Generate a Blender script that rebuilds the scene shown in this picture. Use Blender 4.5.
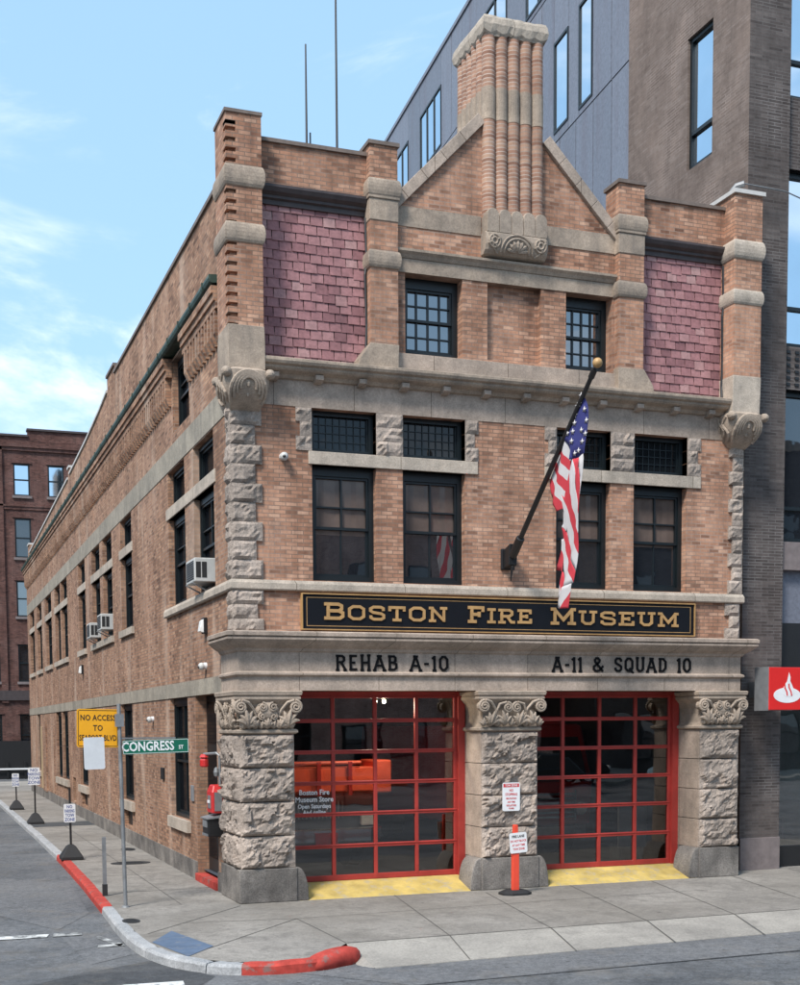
import bpy, bmesh, math, random
from mathutils import Vector, Matrix, noise
random.seed(11)
R = math.radians
scn = bpy.context.scene
COL = scn.collection
for o in list(bpy.data.objects): bpy.data.objects.remove(o)

# ------------------------------------------------------------------ camera
W_, H_ = 800.0, 985.0
F_, PX, PY = 1239.1, 352.64, 814.18
yaw, pitch, roll = -0.3369, -0.0721, -0.0090
cd = bpy.data.cameras.new('camera'); cam = bpy.data.objects.new('camera', cd); COL.objects.link(cam)
cd.sensor_fit = 'HORIZONTAL'; cd.sensor_width = 36.0; cd.lens = 36.0*F_/W_
cd.shift_x = (W_/2-PX)/W_; cd.shift_y = (PY-H_/2)/W_
cd.clip_start = 0.1; cd.clip_end = 2000
f = Vector((-math.sin(yaw)*math.cos(pitch), math.cos(yaw)*math.cos(pitch), math.sin(pitch)))
r = f.cross(Vector((0,0,1))).normalized(); u = r.cross(f)
r2 = r*math.cos(roll)+u*math.sin(roll); u2 = -r*math.sin(roll)+u*math.cos(roll)
cam.matrix_world = Matrix(((r2.x,u2.x,-f.x,-4.8733),(r2.y,u2.y,-f.y,-19.5663),(r2.z,u2.z,-f.z,2.8587),(0,0,0,1)))
scn.camera = cam
scn.render.resolution_x = 832; scn.render.resolution_y = 1024

# ------------------------------------------------------------------ light
SUN_EL, SUN_ROT = R(50), R(232)
w = bpy.data.worlds.new('World'); scn.world = w; w.use_nodes = True
nt = w.node_tree; nt.nodes.clear()
def wn(t, **k):
    n = nt.nodes.new(t)
    for a, b in k.items(): setattr(n, a, b)
    return n
out = wn('ShaderNodeOutputWorld'); bg = wn('ShaderNodeBackground')
sky = wn('ShaderNodeTexSky', sky_type='NISHITA', sun_disc=False, sun_elevation=SUN_EL, sun_rotation=SUN_ROT)
sky.air_density = 1.0; sky.dust_density = 1.2; sky.ozone_density = 1.0; sky.altitude = 10
tc = wn('ShaderNodeTexCoord'); mp = wn('ShaderNodeMapping'); mp.inputs['Scale'].default_value = (1.3, 1.3, 3.6)
mp.inputs['Location'].default_value = (7.7, 3.1, 0.15)
nz = wn('ShaderNodeTexNoise'); nz.inputs['Scale'].default_value = 2.6; nz.inputs['Detail'].default_value = 7; nz.inputs['Roughness'].default_value = 0.58
nz.inputs['Distortion'].default_value = 0.5
rp = wn('ShaderNodeValToRGB'); rp.color_ramp.elements[0].position = 0.49; rp.color_ramp.elements[1].position = 0.76; rp.color_ramp.interpolation = 'EASE'
mx = wn('ShaderNodeMix', data_type='RGBA'); mx.inputs[7].default_value = (9.6, 9.8, 10.2, 1)
mh = wn('ShaderNodeMix', data_type='RGBA'); mh.inputs[0].default_value = 0.5; mh.inputs[7].default_value = (4.2, 7.0, 9.8, 1)
bg.inputs['Strength'].default_value = 0.10
L = nt.links.new
L(tc.outputs['Generated'], mp.inputs[0]); L(mp.outputs[0], nz.inputs['Vector']); L(nz.outputs[0], rp.inputs[0])
L(sky.outputs[0], mh.inputs[6]); L(mh.outputs[2], mx.inputs[6]); L(rp.outputs[0], mx.inputs[0])
L(mx.outputs[2], bg.inputs['Color']); L(bg.outputs[0], out.inputs[0])
sd = bpy.data.lights.new('sun', 'SUN'); sd.energy = 3.0; sd.angle = R(13); sd.color = (1.0, 0.955, 0.9)
so = bpy.data.objects.new('sun', sd); COL.objects.link(so)
sdir = Vector((math.sin(SUN_ROT)*math.cos(SUN_EL), math.cos(SUN_ROT)*math.cos(SUN_EL), math.sin(SUN_EL)))
so.rotation_euler = sdir.to_track_quat('Z', 'Y').to_euler(); so.location = sdir*60
scn.view_settings.view_transform = 'Standard'; scn.view_settings.look = 'None'
scn.view_settings.exposure = 0.72; scn.view_settings.gamma = 1; scn.view_settings.use_curve_mapping = False

# ------------------------------------------------------------------ materials
class NT:
    def __init__(s, name):
        s.m = bpy.data.materials.new(name); s.m.use_nodes = True; s.t = s.m.node_tree
        s.b = s.t.nodes['Principled BSDF']; s.out = s.t.nodes['Material Output']
    def n(s, t, ins=None, **k):
        x = s.t.nodes.new(t)
        for a, b in k.items(): setattr(x, a, b)
        for a, b in (ins or {}).items():
            if hasattr(b, 'is_output') or isinstance(b, bpy.types.NodeSocket): s.t.links.new(b, x.inputs[a])
            else: x.inputs[a].default_value = b
        return x
    def l(s, a, b): s.t.links.new(a, b)
    def pos(s): return s.n('ShaderNodeNewGeometry').outputs['Position']
    def noise(s, vec, scale, detail=4, rough=0.55, sc=(1,1,1), dist=0.0):
        mp = s.n('ShaderNodeMapping', {'Vector': vec, 'Scale': sc})
        return s.n('ShaderNodeTexNoise', {'Vector': mp.outputs[0], 'Scale': scale, 'Detail': detail, 'Roughness': rough, 'Distortion': dist}).outputs[0]
    def ramp(s, fac, stops):
        x = s.n('ShaderNodeValToRGB', {0: fac}); e = x.color_ramp.elements
        while len(e) < len(stops): e.new(0.5)
        for q, (p, c) in zip(e, stops):
            q.position = p; q.color = (c, c, c, 1) if isinstance(c, (int, float)) else (*c, 1)
        return x.outputs[0]
    def mix(s, fac, a, b, mode='MIX'):
        x = s.n('ShaderNodeMix', data_type='RGBA', blend_type=mode)
        for i, v in ((0, fac), (6, a), (7, b)):
            if isinstance(v, bpy.types.NodeSocket): s.l(v, x.inputs[i])
            elif isinstance(v, (int, float)): x.inputs[i].default_value = v if i == 0 else (v, v, v, 1)
            else: x.inputs[i].default_value = (*v, 1)
        return x.outputs[2]
    def bump(s, h, strength, dist, prev=None):
        x = s.n('ShaderNodeBump', {'Height': h, 'Strength': strength, 'Distance': dist})
        if prev is not None: s.l(prev, x.inputs['Normal'])
        return x.outputs[0]
    def fin(s, col, rough=0.85, nrm=None, metal=0.0, spec=0.35):
        if isinstance(col, bpy.types.NodeSocket): s.l(col, s.b.inputs['Base Color'])
        else: s.b.inputs['Base Color'].default_value = (*col, 1)
        if isinstance(rough, bpy.types.NodeSocket): s.l(rough, s.b.inputs['Roughness'])
        else: s.b.inputs['Roughness'].default_value = rough
        s.b.inputs['Metallic'].default_value = metal; s.b.inputs['Specular IOR Level'].default_value = spec
        if nrm is not None: s.l(nrm, s.b.inputs['Normal'])
        return s.m

def brick_uv(k):
    p = k.pos(); sp = k.n('ShaderNodeSeparateXYZ', {0: p})
    a = k.n('ShaderNodeMath', {0: sp.outputs[0], 1: sp.outputs[1]}, operation='ADD').outputs[0]
    c = k.n('ShaderNodeCombineXYZ', {0: a, 1: sp.outputs[2], 2: 0.0}).outputs[0]
    return p, c

def brick_mat(name, cA, cB, cC, mortar, bw=0.195, rh=0.064, ms=0.008, var=0.55, streak=0.35, pale=0.0, dark=0.25):
    k = NT(name); p, uv = brick_uv(k)
    jit = k.noise(p, 3.0, 2, sc=(1,1,1))
    uvj = k.n('ShaderNodeVectorMath', {0: uv, 1: (0.0, 0.0, 0.0)}, operation='ADD').outputs[0]
    br = k.n('ShaderNodeTexBrick', {'Vector': uvj, 'Color1': (0,0,0,1), 'Color2': (1,1,1,1), 'Mortar': (0.5,0.5,0.5,1), 'Scale': 1.0,
             'Mortar Size': ms, 'Mortar Smooth': 0.25, 'Bias': 0.0, 'Brick Width': bw, 'Row Height': rh})
    br.offset = 0.5
    col = k.ramp(br.outputs['Color'], [(0.0, cA), (0.22, tuple(a*0.35+b*0.65 for a, b in zip(cA, cB))), (0.5, cB), (0.85, tuple(a*0.4+b*0.6 for a, b in zip(cC, cB))), (1.0, cC)])
    patch = k.noise(p, 0.55, 5, 0.62)
    col = k.mix(k.ramp(patch, [(0.35, 0.0), (0.7, var)]), col, k.mix(0.7, col, cC))
    fine = k.noise(p, 9.0, 4, 0.7)
    col = k.mix(0.55, col, k.mix(1.0, col, k.ramp(fine, [(0.25, 0.55), (0.75, 1.35)]), 'MULTIPLY'))
    mcol = k.mix(k.ramp(k.noise(p, 0.6, 4, 0.6), [(0.45, 0.0), (0.6, 1.0)]), mortar, tuple(min(1, c*1.5+0.03) for c in mortar))
    col = k.mix(br.outputs['Fac'], col, mcol)
    st = k.noise(p, 1.0, 5, 0.7, sc=(3.4, 3.4, 0.20))
    col = k.mix(k.ramp(st, [(0.42, 0.0), (0.68, streak)]), col, k.mix(1.0, col, (0.45, 0.42, 0.42), 'MULTIPLY'))
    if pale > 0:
        glint_streaks = k.noise(p, 1.0, 3, 0.5, sc=(1.7, 1.1, 0.22))
        col = k.mix(k.ramp(glint_streaks, [(0.56, 0.0), (0.68, pale)]), col, (0.62, 0.50, 0.40))  # reflected sun glints painted into the brick as pale upright streaks
    big = k.noise(p, 0.8, 6, 0.7, sc=(1,1,0.8), dist=0.8)
    col = k.mix(0.85, col, k.mix(1.0, col, k.ramp(big, [(0.28, (0.62,0.58,0.56)), (0.5, (1.0,1.0,1.0)), (0.72, (1.28,1.24,1.2))]), 'MULTIPLY'))
    blot = k.noise(p, 2.1, 6, 0.7)
    col = k.mix(k.ramp(blot, [(0.55, 0.0), (0.8, dark)]), col, (0.09, 0.07, 0.065))
    hn = k.noise(p, 45.0, 3, 0.6)
    nrm = k.bump(br.outputs['Fac'], -0.9, 0.012, k.bump(hn, 0.35, 0.008))
    return k.fin(col, 0.9, nrm, spec=0.2)

def stone_mat(name, c1, c2, speck=0.35, bumps=0.5, streak=0.4, stain=(0.12,0.11,0.10), joint=None):
    k = NT(name); p = k.pos()
    big = k.noise(p, 1.3, 5, 0.6)
    col = k.mix(k.ramp(big, [(0.35, 0.0), (0.65, 1.0)]), c1, c2)
    fine = k.noise(p, 38.0, 3, 0.7)
    col = k.mix(speck, col, k.mix(1.0, col, k.ramp(fine, [(0.3, 0.4), (0.7, 1.5)]), 'MULTIPLY'))
    st = k.noise(p, 1.0, 4, 0.65, sc=(3.0, 3.0, 0.35))
    col = k.mix(k.ramp(st, [(0.48, 0.0), (0.75, streak)]), col, stain)
    med = k.noise(p, 7.0, 5, 0.7)
    col = k.mix(0.5, col, k.mix(1.0, col, k.ramp(med, [(0.3, 0.65), (0.7, 1.25)]), 'MULTIPLY'))
    if joint:
        _, uv = brick_uv(k)
        br = k.n('ShaderNodeTexBrick', {'Vector': uv, 'Scale': 1.0, 'Mortar Size': 0.006, 'Mortar Smooth': 0.2, 'Brick Width': joint, 'Row Height': 40.0, 'Color1': (1,1,1,1), 'Color2': (0.86,0.86,0.86,1), 'Mortar': (0.35,0.33,0.3,1)})
        col = k.mix(1.0, col, br.outputs['Color'], 'MULTIPLY')
    nrm = k.bump(fine, bumps*0.4, 0.01, k.bump(med, bumps, 0.02))
    return k.fin(col, 0.88, nrm, spec=0.25)

def plain(name, col, rough=0.5, metal=0.0, spec=0.5, var=0.25, scale=6.0, bumps=0.1, wear=None, wearamt=0.4):
    k = NT(name); p = k.pos(); nz = k.noise(p, scale, 5, 0.65)
    c = k.mix(var, col, k.mix(1.0, col, k.ramp(nz, [(0.3, 0.5), (0.7, 1.5)]), 'MULTIPLY'))
    if wear:
        n2 = k.noise(p, 5.0, 7, 0.72); c = k.mix(k.ramp(n2, [(0.62-wearamt*0.25, 0.0), (0.68-wearamt*0.1, 1.0)]), c, wear)
    return k.fin(c, rough, k.bump(nz, bumps, 0.01), metal, spec)

def isl_mat(name, stops, rough=0.75, bumps=0.3):
    k = NT(name); g = k.n('ShaderNodeNewGeometry'); p = g.outputs['Position']
    c = k.ramp(g.outputs['Random Per Island'], stops)
    nz = k.noise(p, 14.0, 5, 0.7)
    c = k.mix(0.6, c, k.mix(1.0, c, k.ramp(nz, [(0.3, 0.6), (0.7, 1.35)]), 'MULTIPLY'))
    st = k.noise(p, 1.0, 3, 0.6, sc=(2.5, 2.5, 0.3))
    c = k.mix(k.ramp(st, [(0.5, 0.0), (0.75, 0.35)]), c, (0.10, 0.06, 0.065))
    return k.fin(c, rough, k.bump(nz, bumps, 0.01), spec=0.35)

def glass_pane(name, col=(0.006,0.008,0.01), ior=1.6, rough=0.015, wav=0.04, spec=0.5):
    k = NT(name); p = k.pos()
    k.b.inputs['IOR'].default_value = ior
    nz = k.noise(p, 1.6, 2, 0.5)
    return k.fin(col, rough, k.bump(nz, wav, 0.05), spec=spec)

M = {}
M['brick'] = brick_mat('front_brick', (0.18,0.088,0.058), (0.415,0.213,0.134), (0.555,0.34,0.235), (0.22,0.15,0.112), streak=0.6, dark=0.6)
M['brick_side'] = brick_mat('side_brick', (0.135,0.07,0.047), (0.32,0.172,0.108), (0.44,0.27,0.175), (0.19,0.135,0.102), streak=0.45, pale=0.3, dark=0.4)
M['brick_round'] = brick_mat('shaft_brick', (0.20,0.10,0.07), (0.33,0.185,0.13), (0.43,0.28,0.20), (0.30,0.24,0.20), bw=3.7, streak=0.3, dark=0.5)
M['brick_dark'] = brick_mat('tower_brick', (0.06,0.05,0.047), (0.092,0.077,0.072), (0.135,0.115,0.107), (0.10,0.09,0.085), bw=0.3, rh=0.058, ms=0.008, streak=0.25, var=0.3, dark=0.2)
M['brick_tower'] = brick_mat('tower_side_brick', (0.15,0.115,0.098), (0.175,0.135,0.115), (0.20,0.16,0.14), (0.15,0.117,0.10), bw=0.3, rh=0.058, ms=0.008, streak=0.2, var=0.3, dark=0.1)
M['brick_red'] = brick_mat('old_red_brick', (0.06,0.03,0.026), (0.115,0.052,0.043), (0.17,0.085,0.07), (0.09,0.06,0.052), streak=0.5, var=0.6, dark=0.45)
M['brick_opp'] = brick_mat('facing_brick', (0.36,0.19,0.15), (0.52,0.30,0.24), (0.6,0.38,0.31), (0.45,0.34,0.29))
M['stone'] = stone_mat('sandstone', (0.46,0.365,0.295), (0.295,0.238,0.193), joint=1.37)
M['stone_grey'] = stone_mat('grey_stone', (0.41,0.325,0.25), (0.25,0.202,0.16), streak=0.5)
M['rock'] = stone_mat('rock_faced_stone', (0.42,0.345,0.29), (0.235,0.195,0.165), speck=0.6, bumps=0.9, streak=0.35)
M['carve'] = stone_mat('carved_stone', (0.42,0.335,0.262), (0.27,0.22,0.175), streak=0.35, bumps=0.5)
M['granite'] = stone_mat('granite', (0.26,0.235,0.21), (0.115,0.105,0.097), speck=0.6, streak=0.7, stain=(0.07,0.062,0.056))
M['sill'] = stone_mat('pale_stone', (0.50,0.42,0.34), (0.36,0.31,0.255), streak=0.35, joint=1.9)
M['belt'] = stone_mat('belt_stone', (0.36,0.315,0.25), (0.26,0.23,0.185), streak=0.45, joint=2.3)
M['slate'] = isl_mat('purple_slate', [(0.0,(0.20,0.092,0.097)),(0.25,(0.29,0.138,0.142)),(0.8,(0.34,0.172,0.172)),(1.0,(0.38,0.23,0.22))])
M['iron'] = plain('painted_cornice', (0.05,0.038,0.038), 0.6, var=0.5)
M['coping'] = plain('dark_coping', (0.15,0.115,0.095), 0.7, var=0.5)
M['copper'] = plain('green_copper', (0.02,0.042,0.03), 0.6, var=0.7, scale=4, wear=(0.07,0.11,0.08), wearamt=0.3)
M['pale_metal'] = plain('pale_metal', (0.5,0.48,0.45), 0.5)
M['frame'] = plain('dark_green_paint', (0.005,0.009,0.011), 0.4, var=0.3)
M['pane'] = glass_pane('window_glass', (0.012,0.014,0.018), 2.2)
M['pane_sky'] = glass_pane('upper_glass', (0.012,0.014,0.018), 3.2)
M['pane_side'] = glass_pane('side_glass', (0.006,0.007,0.009), 1.2, wav=0.15, rough=0.12, spec=0.06)
M['pane_mirror'] = plain('coated_glass', (0.66,0.74,0.80), 0.03, metal=1.0, var=0.1, scale=0.8, bumps=0.02)
M['pane_dim'] = glass_pane('transom_glass', (0.008,0.01,0.012), 1.45, wav=0.1)
M['tan_reflection'] = plain('tan_reflection', (0.115,0.085,0.072), 0.12, var=0.5, scale=1.5, bumps=0.02)  # tan reflection of the brick opposite, painted as a colour
M['red'] = plain('red_door_paint', (0.33,0.035,0.028), 0.45, var=0.4, scale=3)
M['redpaint'] = plain('red_kerb_paint', (0.40,0.055,0.042), 0.85, var=0.6, spec=0.2, bumps=0.4, wear=(0.22,0.13,0.115), wearamt=0.25)
M['yellow'] = plain('yellow_floor_paint', (0.46,0.335,0.10), 0.85, var=0.5, scale=3, wear=(0.36,0.30,0.19), wearamt=0.4)
M['black'] = plain('black_paint', (0.012,0.012,0.013), 0.45)
M['rubber'] = plain('black_rubber', (0.016,0.016,0.017), 0.75)
M['signblack'] = plain('sign_black', (0.004,0.005,0.008), 0.5, var=0.2, spec=0.25)
M['letter'] = plain('letter_black', (0.005,0.005,0.006), 0.7, var=0.2, spec=0.15)
M['gold'] = plain('gold_leaf', (0.42,0.25,0.10), 0.5, metal=0.1, var=0.4)
M['white'] = plain('white_paint', (0.72,0.72,0.72), 0.45, var=0.12)
M['acwhite'] = plain('ac_plastic', (0.48,0.48,0.46), 0.5, var=0.2)
M['grey'] = plain('grey_metal', (0.30,0.31,0.32), 0.45, metal=0.5, var=0.3)
M['galv'] = plain('galvanised_steel', (0.22,0.225,0.23), 0.55, metal=0.4, var=0.4)
M['green'] = plain('sign_green', (0.005,0.115,0.07), 0.4, var=0.1)
M['amber'] = plain('sign_amber', (0.78,0.36,0.012), 0.45, var=0.12)
M['orange'] = plain('orange_plastic', (0.95,0.15,0.055), 0.5, var=0.15)
M['bankred'] = plain('bank_red', (0.62,0.02,0.018), 0.35, var=0.08)
M['alarmred'] = plain('alarm_red', (0.5,0.025,0.025), 0.4, var=0.2)
M['flagred'] = plain('flag_red', (0.48,0.035,0.05), 0.85, var=0.15)
M['flagwhite'] = plain('flag_white', (0.52,0.50,0.50), 0.85, var=0.1)
M['flagblue'] = plain('flag_blue', (0.028,0.032,0.15), 0.85, var=0.2)
M['panel'] = isl_mat('blue_grey_panel', [(0.0,(0.135,0.145,0.175)),(0.5,(0.155,0.165,0.20)),(1.0,(0.175,0.185,0.22))], 0.42, 0.05)
M['panelgap'] = plain('panel_gap', (0.02,0.021,0.025), 0.8)
M['slab'] = plain('stone_slab', (0.17,0.14,0.135), 0.8, var=0.4)
M['roof'] = plain('roof_felt', (0.10,0.10,0.10), 0.9)
M['chrome'] = plain('chrome', (0.65,0.65,0.66), 0.18, metal=1.0, var=0.05, bumps=0.02)
M['truckred'] = plain('truck_red', (0.42,0.02,0.018), 0.25, var=0.1, bumps=0.01)
M['carblack'] = plain('car_black', (0.01,0.01,0.011), 0.2, var=0.1, bumps=0.01)
M['carglass'] = glass_pane('car_glass', (0.02,0.022,0.025), 1.5, wav=0.0, rough=0.16)
M['wood'] = plain('plywood', (0.36,0.25,0.14), 0.8, var=0.4)
M['lamp'] = plain('lamp_glass', (0.75,0.75,0.72), 0.3)
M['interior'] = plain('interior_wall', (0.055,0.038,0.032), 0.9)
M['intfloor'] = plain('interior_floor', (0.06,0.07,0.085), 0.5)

k = NT('door_glass')
tr = k.n('ShaderNodeBsdfTransparent', {'Color': (0.55,0.58,0.60,1)}); gl = k.n('ShaderNodeBsdfGlossy', {'Color': (0.95,0.95,0.95,1), 'Roughness': 0.012})
nzg = k.noise(k.pos(), 0.9, 2, 0.5); k.l(k.bump(nzg, 0.06, 0.05), gl.inputs['Normal'])
fr = k.n('ShaderNodeFresnel', {'IOR': 2.15}); mixs = k.n('ShaderNodeMixShader'); k.l(fr.outputs[0], mixs.inputs[0]); k.l(tr.outputs[0], mixs.inputs[1]); k.l(gl.outputs[0], mixs.inputs[2])
k.l(mixs.outputs[0], k.out.inputs[0]); M['doorglass'] = k.m
M['shopglass'] = k.m.copy(); M['shopglass'].name = 'shop_glass'
for q in M['shopglass'].node_tree.nodes:
    if q.type == 'FRESNEL': q.inputs[0].default_value = 3.2

k = NT('sidewalk_concrete'); p = k.pos()
c = k.mix(k.ramp(k.noise(p, 0.5, 6, 0.65), [(0.35,0.0),(0.68,1.0)]), (0.29,0.267,0.238), (0.185,0.17,0.152))
c = k.mix(0.5, c, k.mix(1.0, c, k.ramp(k.noise(p, 30.0, 3, 0.7), [(0.3,0.6),(0.7,1.4)]), 'MULTIPLY'))
c = k.mix(k.ramp(k.noise(p, 2.4, 7, 0.72), [(0.50,0.0),(0.72,0.6)]), c, (0.10,0.092,0.085))
c = k.mix(0.6, c, k.mix(1.0, c, k.ramp(k.noise(p, 9.0, 5, 0.75), [(0.32,0.68),(0.68,1.28)]), 'MULTIPLY'))
c = k.mix(k.ramp(k.noise(p, 1.1, 8, 0.78, dist=1.5), [(0.52,0.0),(0.62,0.5)]), c, (0.13,0.12,0.108))
c = k.mix(k.ramp(k.noise(p, 0.28, 3, 0.5, sc=(1,1,1)), [(0.42,0.0),(0.6,0.35)]), c, (0.17,0.15,0.125))
vo2 = k.n('ShaderNodeTexVoronoi', {'Vector': p, 'Scale': 5.0}); c = k.mix(k.ramp(vo2.outputs['Distance'], [(0.05,0.5),(0.09,0.0)]), c, (0.07,0.066,0.062))
vo = k.n('ShaderNodeTexVoronoi', {'Vector': p, 'Scale': 1.6}); c = k.mix(k.ramp(vo.outputs['Distance'], [(0.03,0.75),(0.055,0.0)]), c, (0.05,0.047,0.045))
M['concrete'] = k.fin(c, 0.88, k.bump(k.noise(p, 60.0, 3, 0.6), 0.25, 0.006), spec=0.25)
k = NT('apron_concrete'); p = k.pos()
c = k.mix(k.ramp(k.noise(p, 0.7, 6, 0.65), [(0.35,0.0),(0.68,1.0)]), (0.34,0.315,0.278), (0.23,0.213,0.19))
c = k.mix(k.ramp(k.noise(p, 3.0, 7, 0.72), [(0.5,0.0),(0.72,0.5)]), c, (0.13,0.12,0.11))
c = k.mix(0.45, c, k.mix(1.0, c, k.ramp(k.noise(p, 30.0, 3, 0.7), [(0.3,0.6),(0.7,1.4)]), 'MULTIPLY'))
M['apron'] = k.fin(c, 0.88, k.bump(k.noise(p, 60.0, 3, 0.6), 0.25, 0.006), spec=0.25)
def asphalt(name, a, b, crack=True):
    k = NT(name); p = k.pos()
    c = k.mix(k.ramp(k.noise(p, 0.35, 6, 0.66), [(0.35,0.0),(0.66,1.0)]), a, b)
    c = k.mix(0.6, c, k.mix(1.0, c, k.ramp(k.noise(p, 42.0, 3, 0.75), [(0.3,0.45),(0.7,1.6)]), 'MULTIPLY'))
    c = k.mix(0.7, c, k.mix(1.0, c, k.ramp(k.noise(p, 11.0, 5, 0.75), [(0.32,0.55),(0.68,1.45)]), 'MULTIPLY'))
    c = k.mix(k.ramp(k.noise(p, 1.6, 7, 0.75), [(0.52,0.0),(0.72,0.6)]), c, (0.17,0.15,0.125))
    sp_ = k.n('ShaderNodeTexVoronoi', {'Vector': p, 'Scale': 2.7}); c = k.mix(k.ramp(sp_.outputs['Distance'], [(0.05,0.7),(0.09,0.0)]), c, (0.03,0.03,0.031))
    if crack:
        wv = k.n('ShaderNodeVectorMath', {0: p, 1: k.n('ShaderNodeTexNoise', {'Vector': p, 'Scale': 2.2, 'Detail': 8, 'Roughness': 0.75}).outputs['Color']}, operation='ADD').outputs[0]
        vd = k.n('ShaderNodeTexVoronoi', {'Vector': wv, 'Scale': 0.42}, feature='DISTANCE_TO_EDGE')
        c = k.mix(k.ramp(vd.outputs['Distance'], [(0.002,0.5),(0.009,0.0)]), c, (0.03,0.03,0.031))
    c = k.mix(k.ramp(k.noise(p, 0.9, 7, 0.75, dist=1.0), [(0.56,0.0),(0.7,0.6)]), c, (0.045,0.046,0.048))
    c = k.mix(k.ramp(k.noise(p, 0.5, 3, 0.5, sc=(0.25,3.0,1.0)), [(0.5,0.0),(0.75,0.3)]), c, (0.16,0.155,0.15))
    return k.fin(c, 0.85, k.bump(k.noise(p, 70.0, 3, 0.7), 0.5, 0.008), spec=0.3)
M['asphalt'] = asphalt('asphalt', (0.15,0.152,0.156), (0.072,0.076,0.082))
M['asphalt2'] = asphalt('asphalt_gutter', (0.15,0.15,0.152), (0.11,0.112,0.117), False)
M['tar'] = asphalt('tar_patch', (0.06,0.062,0.066), (0.045,0.047,0.05), False)
M['roadwhite'] = plain('road_paint', (0.62,0.62,0.60), 0.7, var=0.3, wear=(0.10,0.10,0.10), wearamt=0.45)
M['roadwhite2'] = plain('worn_road_paint', (0.5,0.5,0.48), 0.7, var=0.3, wear=(0.10,0.10,0.10), wearamt=1.0)
M['joint'] = plain('joint', (0.085,0.078,0.07), 0.9, var=0.8, scale=3)
M['kerbstone'] = stone_mat('kerb_granite', (0.40,0.40,0.40), (0.30,0.305,0.31), speck=0.5, streak=0.2)
M['bluepad'] = plain('blue_pad', (0.085,0.125,0.19), 0.7, var=0.4, scale=3, wear=(0.16,0.17,0.19), wearamt=0.3)

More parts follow.
